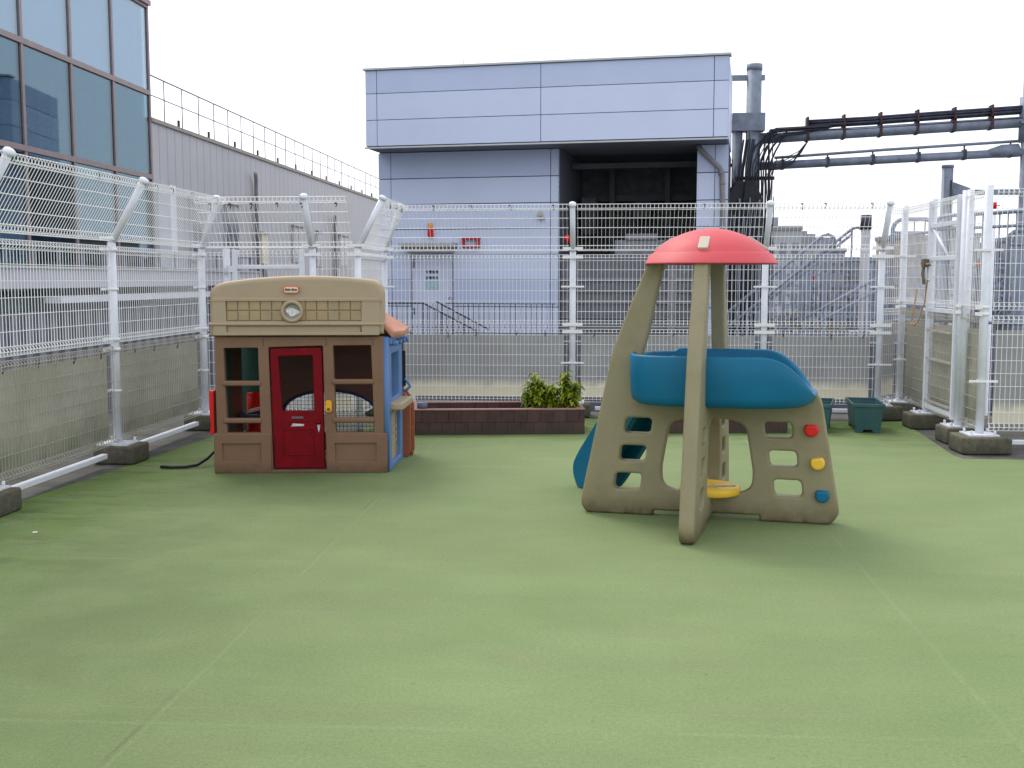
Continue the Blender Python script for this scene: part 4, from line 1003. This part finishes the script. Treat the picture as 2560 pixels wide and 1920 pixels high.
b = MB(); b.box((-6.0,5.5-16,1.0),(-5.9,5.5,6.9)); b.box((-6.0,5.5-16,1.0),(-.1,5.5,1.2)); b.box((-6,5.40,1.0),(-.1,5.49,6.9)); b.box((-6,5.5-16,5.24),(-.3,5.5,5.5)); b.build('interior', IW, gb)
b = MB(); b.box((-6,5.5-16,6.9),(.0,5.5,6.96)); b.build('roof', mat('blind_grey_blue',(.45,.52,.6),.7), gb)
b = MB()
for y in ys[1:]: b.box((-1.4,y-16-.1,1.2),(-1.15,y-16+.1,5.2))
b.box((-2.2,5.5-16,3.2),(-1.9,5.5,3.6)); b.build('inner_columns', mat('inner_pale',(.35,.37,.38),.7), gb)
b = MB(); b.prism([(-1.6,1.3),(-.9,1.3),(-.9,2.5),(-1.2,2.9),(-1.6,2.9)], 1.2, 2.2); b.build('inner_cabinet', mat('inner_cabinet_grey',(.4,.44,.42),.6), gb)
b = MB()
for k in range(5): b.box((-3.2,-2+k*1.9,3.9),(-1.5,-2+k*1.9+.25,4.4))
b.build('inner_beams', DSTEEL, gb)
b = MB(); b.box((-.3,5.5-16,5.25),(-.12,5.49,6.85)); b.build('blinds', mat('frosted_blue',(.62,.70,.80),.7,var=.05), gb)
# grey deck girder in front of the hall and glass block
dg = thing('walkway_deck', 'pale girder of the walkway running below the glass wall behind the left fence', 'walkway', (-8.7, 20, 0))
b = MB(); b.box((0,-14,1.36),(.12,7.0,1.66)); b.build('girder', mat('girder_pale',(.50,.51,.56),.5,var=.06), dg)
b = MB(); b.box((-.25,-14,1.665),(.16,7,1.70)); b.build('deck', TRIM, dg)
b = MB(); b.box((-.2,-14,-1.0),(-.1,9.0,1.0)); b.build('screen_wall', mat('corrugated_dark',(.13,.14,.17),.6,var=.2,scale=2), dg)
b = MB()
for i in range(58): b.box((-.1,-14+i*.4,-1.0),(-.06,-14+i*.4+.18,.96))
b.build('screen_ribs', mat('rib_grey',(.22,.23,.27),.6,var=.1), dg)
b = MB(); b.box((-.05,-3.4,1.12),(.22,9,1.22)); b.build('white_duct', WHITE, dg)
b = MB()
for i in range(26): b.box((.02,-13.5+i*.8,1.70),(.06,-13.5+i*.8+.05,2.05))
b.box((.02,-14,2.0),(.06,7,2.04)); b.build('deck_rail', STEEL, dg)

# ------------------------------------------------------------------ line-side steelwork on the right
tw = thing('steel_tower', 'tall galvanised column wrapped in black cables right beside the lilac-grey building', 'steel column', (3.50, 26.0, 0))
b = MB(); b.tube([(0,0,-9),(0,0,6.35)], .17, 20); b.build('column', STEEL, tw)
b = MB(); b.tube([(0,0,6.28),(0,0,6.42)], .18, 20); b.tube([(-.36,.0,5.2),(-.36,.0,5.28)], .13, 14); b.build('cap', STEEL, tw)
b = MB(); b.tube([(-.36,0,-9),(-.36,0,5.28)], .12, 14); b.build('side_column', STEEL, tw)
MB().box((-.62,-.04,6.06),(.24,.04,6.18)).build('bracket', STEEL, tw); MB().box((-.5,-.22,4.9),(.24,.22,5.30)).build('collar', STEEL, tw)
b = MB(); b.box((-.70,-.05,-3),(-.60,.05,6.2)); b.build('cable_ladder', DSTEEL, tw)
b = MB(); b.box((-.62,.0,4.1),(-.2,.04,4.18)); b.box((-.62,.0,5.1),(-.2,.04,5.16)); b.box((-.4,-.2,3.78),(.48,-.12,3.86)); b.box((-.3,-.2,2.70),(.48,-.12,2.76)); b.build('cross_arm', RUST, tw)
cb = MB()
for k in range(17):
    x = -.38+k*.05+random.uniform(-.015,.015); yy = -.22+random.uniform(-.05,.05); r_ = random.uniform(.012,.024)
    zt = random.uniform(3.9,4.7)
    ex = random.uniform(.7,1.35); ez = random.uniform(4.82,5.02)
    if k > 5: cb.tube([(x,yy,-2),(x,yy,2.6),(x+random.uniform(-.03,.03),yy-.04,3.6),(x,yy,zt),(x+.12,yy,zt+.30),(x+.38,yy,ez-.06),(ex+.3,yy+.1,ez),(1.9,0,5.02)], r_, 6)
    else: cb.tube([(x,yy,-2),(x-.05,yy,2.2),(x+random.uniform(-.1,.1),yy-.1,3.0),(x+.05,yy,4.0),(x+.14,yy,4.7)], r_, 6)
for k in range(5):
    x = .25+k*.04; e_ = 4.0+k*.07; cb.tube([(x,-.2,2.3),(x+random.uniform(-.05,.08),-.25,3.1),(x,-.2,3.8),(x+.12,-.15,e_),(x+.35,-.15,e_+.02),(x+.62,-.12,e_+.15),(x+.85,-.1,e_+.42),(1.3,-.1,4.85)], .011, 5)
for k in range(6):
    x = .47; cb.tube([(x+.0,-.2,-2),(x,-.2,3.4)], .012, 5)
cb.build('cables', CABLE, tw)
b = MB(); b.prism([(-.66,-4),(.22,-4),(.22,3.3),(.05,3.75),(-.42,3.75),(-.60,3.4),(-.66,3.0)], -.28, .10); b.build('cabinet', mat('cabinet_near_black',(.025,.027,.035),.6,var=.4,scale=4), tw, bevel=.02)
b = MB()
for k in range(7): b.tube([(-.58+k*.12,-.33,-4),(-.58+k*.12+random.uniform(-.02,.02),-.33,3.0+random.uniform(-.2,.5))], random.uniform(.012,.03), 6)
b.build('conduit', STEEL, tw)
gm = thing('steel_gantry', 'pair of long horizontal steel pipes with cable tray spanning to the right edge', 'gantry', (3.5, 26.0, 0))
E0, E1 = .32, 6.2
def zl(z0, z1, x): return z0+(z1-z0)*(x-.32)/(6.0-.32)
b = MB(); b.tube([(.15,0,4.74),(E1,0,5.06)], .125, 18); b.build('upper_pipe', STEEL, gm)
b = MB(); b.tube([(.15,0,4.11),(E1,0,4.38)], .095, 16); b.build('lower_pipe', STEEL, gm)
b = MB()
for (dy, dz, r_) in ((0,0,.04),(.05,.03,.035),(-.06,.035,.035),(.0,.075,.035),(.06,.10,.035),(-.06,.115,.035),(0,.14,.03),(-.07,.165,.03)):
    b.tube([(1.25,dy,4.99+dz*.8),(2.6,dy,5.05+dz*.8),(4,dy,5.14+dz*.8),(E1,dy,5.27+dz*.8)], r_*.9, 6)
b.build('tray_cables', mat('tray_cable_grey', (.045,.05,.075), .5, var=.4), gm)
b = MB(); b.tube([(.3,-.1,4.86),(1.1,-.1,4.92),(2.3,-.1,4.91),(E1,-.1,5.14)], .014, 5); b.tube([(.3,-.12,4.80),(.8,-.12,4.95),(1.6,-.12,4.93)], .014, 5); b.build('loose_cable', CABLE, gm)
for i in range(7):
    x = 1.22+i*.82; z = zl(4.74,5.05,x)
    b = MB(); b.box((x-.03,-.14,z-.13),(x+.03,.14,z+.16)); b.box((x-.02,-.14,z+.12),(x+.02,.12,z+.42)); b.build('bracket', RUST, gm)
b = MB(); b.tube([(.5,0,4.30),(3,0,4.46),(E1,0,4.64)], .035, 8); b.build('thin_pipe', STEEL, gm)
for i in range(6):
    x = .68+i*1.02; z = zl(4.11,4.37,x); b = MB(); b.box((x-.03,-.11,z-.10),(x+.03,.11,z+.13)); b.box((x-.015,-.02,z+.1),(x+.015,.02,z+.22)); b.build('bracket', DSTEEL, gm)

b = MB(); b.tube([(5.3,0,4.35),(5.6,0,4.40),(5.95,0,4.42)], [.10,.15,.15], 10); b.build('gusset', STEEL, gm)
rt_ = thing('steel_column', 'tall steel column cut by the right edge of the picture', 'steel column', (9.62, 26.0, 0))
b = MB(); b.tube([(0,0,-9),(0,0,7.2)], .11, 18); b.build('column', STEEL, rt_)
b = MB(); b.tube([(0,0,4.6),(0,0,5.6)], .17, 18); b.box((-.2,-.2,5.0),(.2,.2,5.06)); b.build('collar', STEEL, rt_)
p3 = thing('steel_column', 'shorter grey steel column with a side arm above the right gate', 'steel column', (7.91, 26.0, 0))
b = MB(); b.tube([(0,0,-9),(0,0,4.10)], .125, 18); b.build('column', STEEL, p3)
b = MB(); b.tube([(0,0,4.04),(0,0,4.10)], .135, 18); b.build('cap', STEEL, p3)
b = MB(); b.box((.12,-.06,3.42),(1.9,.06,3.54)); b.prism([(.12,3.30),(.12,3.72),(.5,3.58),(.6,3.44)], -.03, .03); b.build('arm', STEEL, p3)
b = MB(); b.tube([(.05,-.14,-2),(.05,-.14,3.75)], .02, 6); b.build('cables', CABLE, p3)

# stair rails beyond the back right corner
def stair(name, label, pts1, dz, y, n, loop=True):
    t = thing(name, label, 'stair railing', (pts1[0][0], y, 0)); ox = pts1[0][0]
    b = MB(); a = Vector((0,0,pts1[0][1])); c = Vector((pts1[1][0]-ox,0,pts1[1][1]))
    up = [a, c]
    if loop: up += [c+Vector((.10,0,.03)), c+Vector((.2,0,-.02)), c+Vector((.24,0,-.12)), c+Vector((.2,0,-.24))]
    b.tube(up, .028, 8); b.build('hand_rail', GSTEEL, t)
    b = MB(); b.tube([a-Vector((0,0,dz)), c-Vector((0,0,dz))], .026, 8); b.build('lower_rail', GSTEEL, t)
    for i in range(n+1):
        q = a.lerp(c, i/n); MB().tube([q-Vector((0,0,dz+1.0)), q], .016, 6).build('baluster', GSTEEL, t)
    return t
stair('stair_railing', 'long steel stair handrail rising to the right behind the climbing toy', [(2.15,.78),(3.95,2.27)], .27, 20.0, 11)
stair('stair_railing', 'second steel stair handrail bending over at its top near the fence corner', [(2.75,.90),(4.60,2.42)], .10, 20.6, 9)
stair('stair_railing', 'lower steel stair handrail rising towards the back right fence corner', [(3.3,.60),(5.1,1.62)], .22, 20.0, 10, False)
st = thing('steel_post', 'round steel post with dark bands beside the top of the stairs', 'steel post', (4.80, 20.4, 0))
b = MB(); b.tube([(0,0,-9),(0,0,2.64)], .085, 14); b.build('post', mat('post_pale_grey',(.38,.39,.42),.6), st)
b = MB(); b.tube([(0,0,2.40),(0,0,2.66)], .10, 14); b.build('cap', DSTEEL, st)

# grey barred railing beyond the gate
def barred(x0, x1, y0, y1, z0, z1, n, label, r_=.12):
    t = thing('barred_railing', label, 'railing', (x0, y0, 0)); dx, dy = x1-x0, y1-y0; L_ = math.hypot(dx, dy); t.rotation_euler = (0,0,math.atan2(dy,dx))
    b = MB(); pts = [(0,0,z0),(0,0,z1-r_)]+[(r_-r_*math.cos(a),0,z1-r_+r_*math.sin(a)) for a in (R(30),R(60),R(90))]+[(L_-r_+r_*math.sin(a),0,z1-r_+r_*math.cos(a)) for a in (0,R(30),R(60),R(90))]+[(L_,0,z0)]
    b.tube(pts, .026, 8); b.tube([(0,0,z0+.1),(L_,0,z0+.1)], .02, 6); b.tube([(0,0,z1-.16),(L_,0,z1-.16)], .018, 6); b.tube([(0,0,1.0),(L_,0,1.0)], .02, 6); b.build('frame', GSTEEL, t)
    for i in range(1, n): MB().tube([(L_*i/n,0,z0+.1),(L_*i/n,0,z1-.02)], .009, 5).build('bar', GSTEEL, t)
    return t
barred(3.52, 4.02, 13.6, 13.6, -.5, 2.22, 4, 'grey barred railing bay furthest left, beyond the back right corner')
barred(4.06, 4.9, 13.7, 12.4, -.5, 2.26, 14, 'grey barred railing panel seen through the gate')
barred(4.95, 5.5, 12.3, 11.5, -.5, 2.0, 9, 'grey barred railing panel with a chamfered corner between gate and big post', .2)
barred(4.62, 5.0, 12.9, 12.9, -.5, 2.05, 5, 'short grey barred railing panel just right of the big post')
barred(4.95, 6.3, 12.9, 12.3, -.5, 2.16, 15, 'wide grey barred railing panel at the right edge of the picture')

# station yard and town beyond
random.seed(21)
def frame_mast(x, y, zt, w_, label):
    t = thing('lattice_mast', label, 'lattice mast', (x,y,0)); z0 = -8.0
    b = MB()
    for s_ in (-1,1): b.box((s_*w_-.06,-.06,z0),(s_*w_+.06,.06,zt))
    b.build('leg', GSTEEL, t)
    b = MB(); z = z0
    k = 0
    while z < zt-.7:
        b.tube([(-w_,0,z),(w_,0,z+.7)] if k % 2 else [(w_,0,z),(-w_,0,z+.7)], .035, 5); b.box((-w_,-.03,z),(w_,.03,z+.05)); z += .7; k += 1
    b.build('bracing', GSTEEL, t); return t
LBX = ['just right of the cable tower','in the middle of the yard behind the stairs','behind the climbing toy dome','near the back right corner post','seen through the right gate','seen through the rightmost mesh panel']
for i, (x, y, zt, w_) in enumerate(((6.6,34,1.7,.25),(9.0,36,2.0,.3),(7.2,42,1.9,.3),(9.8,33,2.1,.3),(12.8,34,2.4,.3),(14.8,34,3.0,.3))):
    frame_mast(x, y, zt, w_, 'grey lattice mast '+LBX[i])
for i, (y, z, x0, x1) in enumerate(((33,.35,4.6,20),(35,1.25,5,22),(39,.9,5,24),(44,1.9,6,30),(31,-.4,4,18))):
    t = thing('yard_beam', ['lowest grey beam across the station yard','upper grey beam with hanging insulators across the yard','middle grey beam across the yard','furthest and highest grey beam across the yard','nearest grey beam low behind the back fence'][i], 'beam', (x0,y,z))
    b = MB(); L_ = x1-x0; b.box((0,-.06,0),(L_,.06,.09)); b.box((0,-.06,.35),(L_,.06,.42))
    b.build('chords', GSTEEL, t)
    b = MB(); k = 0
    while k*.35 < L_: b.tube([(k*.35,0,.04),(k*.35+.175,0,.38),(k*.35+.35,0,.04)], .02, 4, caps=False); k += 1
    b.build('web', GSTEEL, t)
    b = MB()
    for k in range(int(L_/.6)):
        q = .3+k*.6+random.uniform(-.2,.2); 
        for m_ in range(3): b.tube([(q,0,-.12-m_*.09),(q,0,-.16-m_*.09)], .05, 8)
        b.tube([(q,0,0),(q,0,-.45)], .012, 4)
    b.build('insulators', mat('insulator_grey',(.30,.30,.32),.4,var=.3), t)
def block(x, y, w_, d_, zt, c, label, rows=6, cols=6, roof=None):
    t = thing('town_building', label, 'building', (x,y,0))
    b = MB(); b.box((-w_/2,0,-9),(w_/2,d_,zt)); b.build('wall', mat('town_wall_%d' % (int(c[0]*100)*7+int(c[2]*100)), c, .8, var=.08, scale=.3), t)
    b = MB(); b.box((-w_/2-.1,-.1,zt+.001),(w_/2+.1,d_+.1,zt+.35)); b.build('roof', mat('town_roof', (.22,.22,.25), .8), t)
    ph_ = 1.9; z = zt-1.3; wm = mat('town_window', (.16,.18,.22), .3)
    while z > -3:
        for k in range(cols):
            xx = -w_/2+(k+.5)*w_/cols
            MB().box((xx-w_/cols*.28,-.04,z-.55),(xx+w_/cols*.28,-.001,z+.35)).build('window', wm, t)
        z -= ph_
    if roof: 
        b = MB()
        for (a, c_, e, f) in roof: b.box((a,1,zt+.35),(c_,3,zt+.35+e))
        b.build('rooftop_unit', mat('rooftop_unit_grey', (.28,.29,.33), .7), t)
    return t
TB = [(13.4,85,3.6,8,5.2,(.36,.37,.40),'pale town block beside the cable tower, stepped roof',4,[(-1.6,.2,.7,0)]),
      (16.6,92,3.0,8,4.0,(.42,.43,.46),'low white town block with a flat roof behind the back fence',5,[(-1.2,-.6,1.0,0),(.2,1.2,.9,0)]),
      (19.6,100,4.4,8,3.9,(.34,.36,.40),'grey town block with a water tank on its roof',7,[(-1.6,-1.0,1.6,0),(-.6,1.4,1.0,0)]),
      (24.4,105,5.5,8,3.2,(.25,.27,.30),'low dark town block right of the roof tank block',8,None),
      (24.3,88,1.6,8,4.7,(.33,.27,.23),'small brown town block at the top of the stairs',3,None),
      (28.6,90,3.0,8,4.8,(.46,.47,.48),'white narrow town block near the back right corner',3,[(-.8,.6,.6,0)]),
      (31.6,95,3.4,8,4.2,(.38,.40,.44),'grey town block just right of the corner post',5,None),
      (35.3,90,3.8,8,4.6,(.30,.33,.38),'blue-grey town block behind the gate bars',6,[(-.9,.8,.7,0)]),
      (39.6,92,4.6,8,4.4,(.42,.42,.45),'pale wide town block behind the big right post',7,None),
      (44.6,95,4.8,8,5.0,(.34,.36,.42),'grey town block near the right edge of the picture',6,[(-1.4,.2,.7,0)]),
      (50.2,95,5.6,8,4.4,(.44,.45,.47),'pale town block at the far right edge',7,None)]
for (x, y, w_, d_, zt, c, label, cols, roof) in TB: block(x, y, w_, d_, zt, c, label, cols=cols, roof=roof)
# low yard clutter: relay cabinets, ochre shrub bank, signal lamps
for i, (x, y, w_, zt, c) in enumerate(((5.6,29,.7,-.1,(.30,.31,.34)),(7.4,30,1.2,.1,(.24,.25,.28)),(9.1,30,.8,.3,(.42,.43,.44)),(10.6,31,1.1,.0,(.2,.21,.26)),(12.4,31,.9,.4,(.36,.37,.4)),(13.9,30,1.1,.7,(.30,.32,.37)))):
    t = thing('relay_cabinet', ['grey relay cabinet low beside the cable tower','dark grey wide relay cabinet in the yard','white relay cabinet between the stair rails','dark blue-grey relay cabinet near the corner post','pale relay cabinet behind the gate','tall grey relay cabinet behind the right mesh panel'][i], 'cabinet', (x,y,0))
    MB().box((-w_/2,0,-8),(w_/2,.6,zt)).build('body', mat('relay_%d' % i, c, .6, var=.1), t, bevel=.02)
    MB().box((-w_/2+.06,-.02,zt-1.2),(-.02,0,zt-.1)).box((.02,-.02,zt-1.2),(w_/2-.06,0,zt-.1)).build('door', mat('relay_door_%d' % i, tuple(q*.8 for q in c), .6), t)
b = MB()
for k in range(2600):
    x = random.uniform(5.2,11.5); z = -.9+random.random()**1.6*(1.25 if x < 8 else .7); y = 38+random.uniform(-.6,.6); s_ = random.uniform(.06,.13)
    v = [Vector((random.uniform(-s_,s_),random.uniform(-s_,s_),random.uniform(-s_,s_))) for _ in range(3)]
    b.add([(x+q.x,y+q.y,z+q.z) for q in v], [(0,1,2)])
b.box((5.2,38.3,-8),(11.5,38.9,-.6))
tag(b.build('ground_cover', mat('ochre_scrub', (.17,.125,.035), .9, var=.6, scale=2)), 'ochre brown scrub bank seen low through the back fence at the right', 'scrub', kind='stuff')
for i, (x, y, z) in enumerate(((8.6,45,2.3),(8.62,45,1.6),(7.35,22,1.78))):
    t = thing('signal_lamp', ['small red signal lamp above another in the yard','lower small red signal lamp in the yard','small red signal lamp seen through the mesh left of the gate'][i], 'signal lamp', (x,y,z))
    MB().tube([(0,0,0),(0,.05,0)], .09 if i < 2 else .05, 12).build('lens', RED, t); MB().tube([(0,.06,-10),(0,.06,.1)], .03, 6).build('stem', DSTEEL, t)
t = thing('warning_light', 'small red warning lamp on a thin mast at the right edge', 'warning lamp', (8.3, 24, 0))
MB().tube([(0,0,-8),(0,0,2.9)], .03, 8).build('mast', WHITE, t); MB().box((-.10,-.015,3.04),(.10,.015,3.06)).tube([(0,0,2.98),(0,0,3.12)], .038, 12).build('lamp', RED, t)
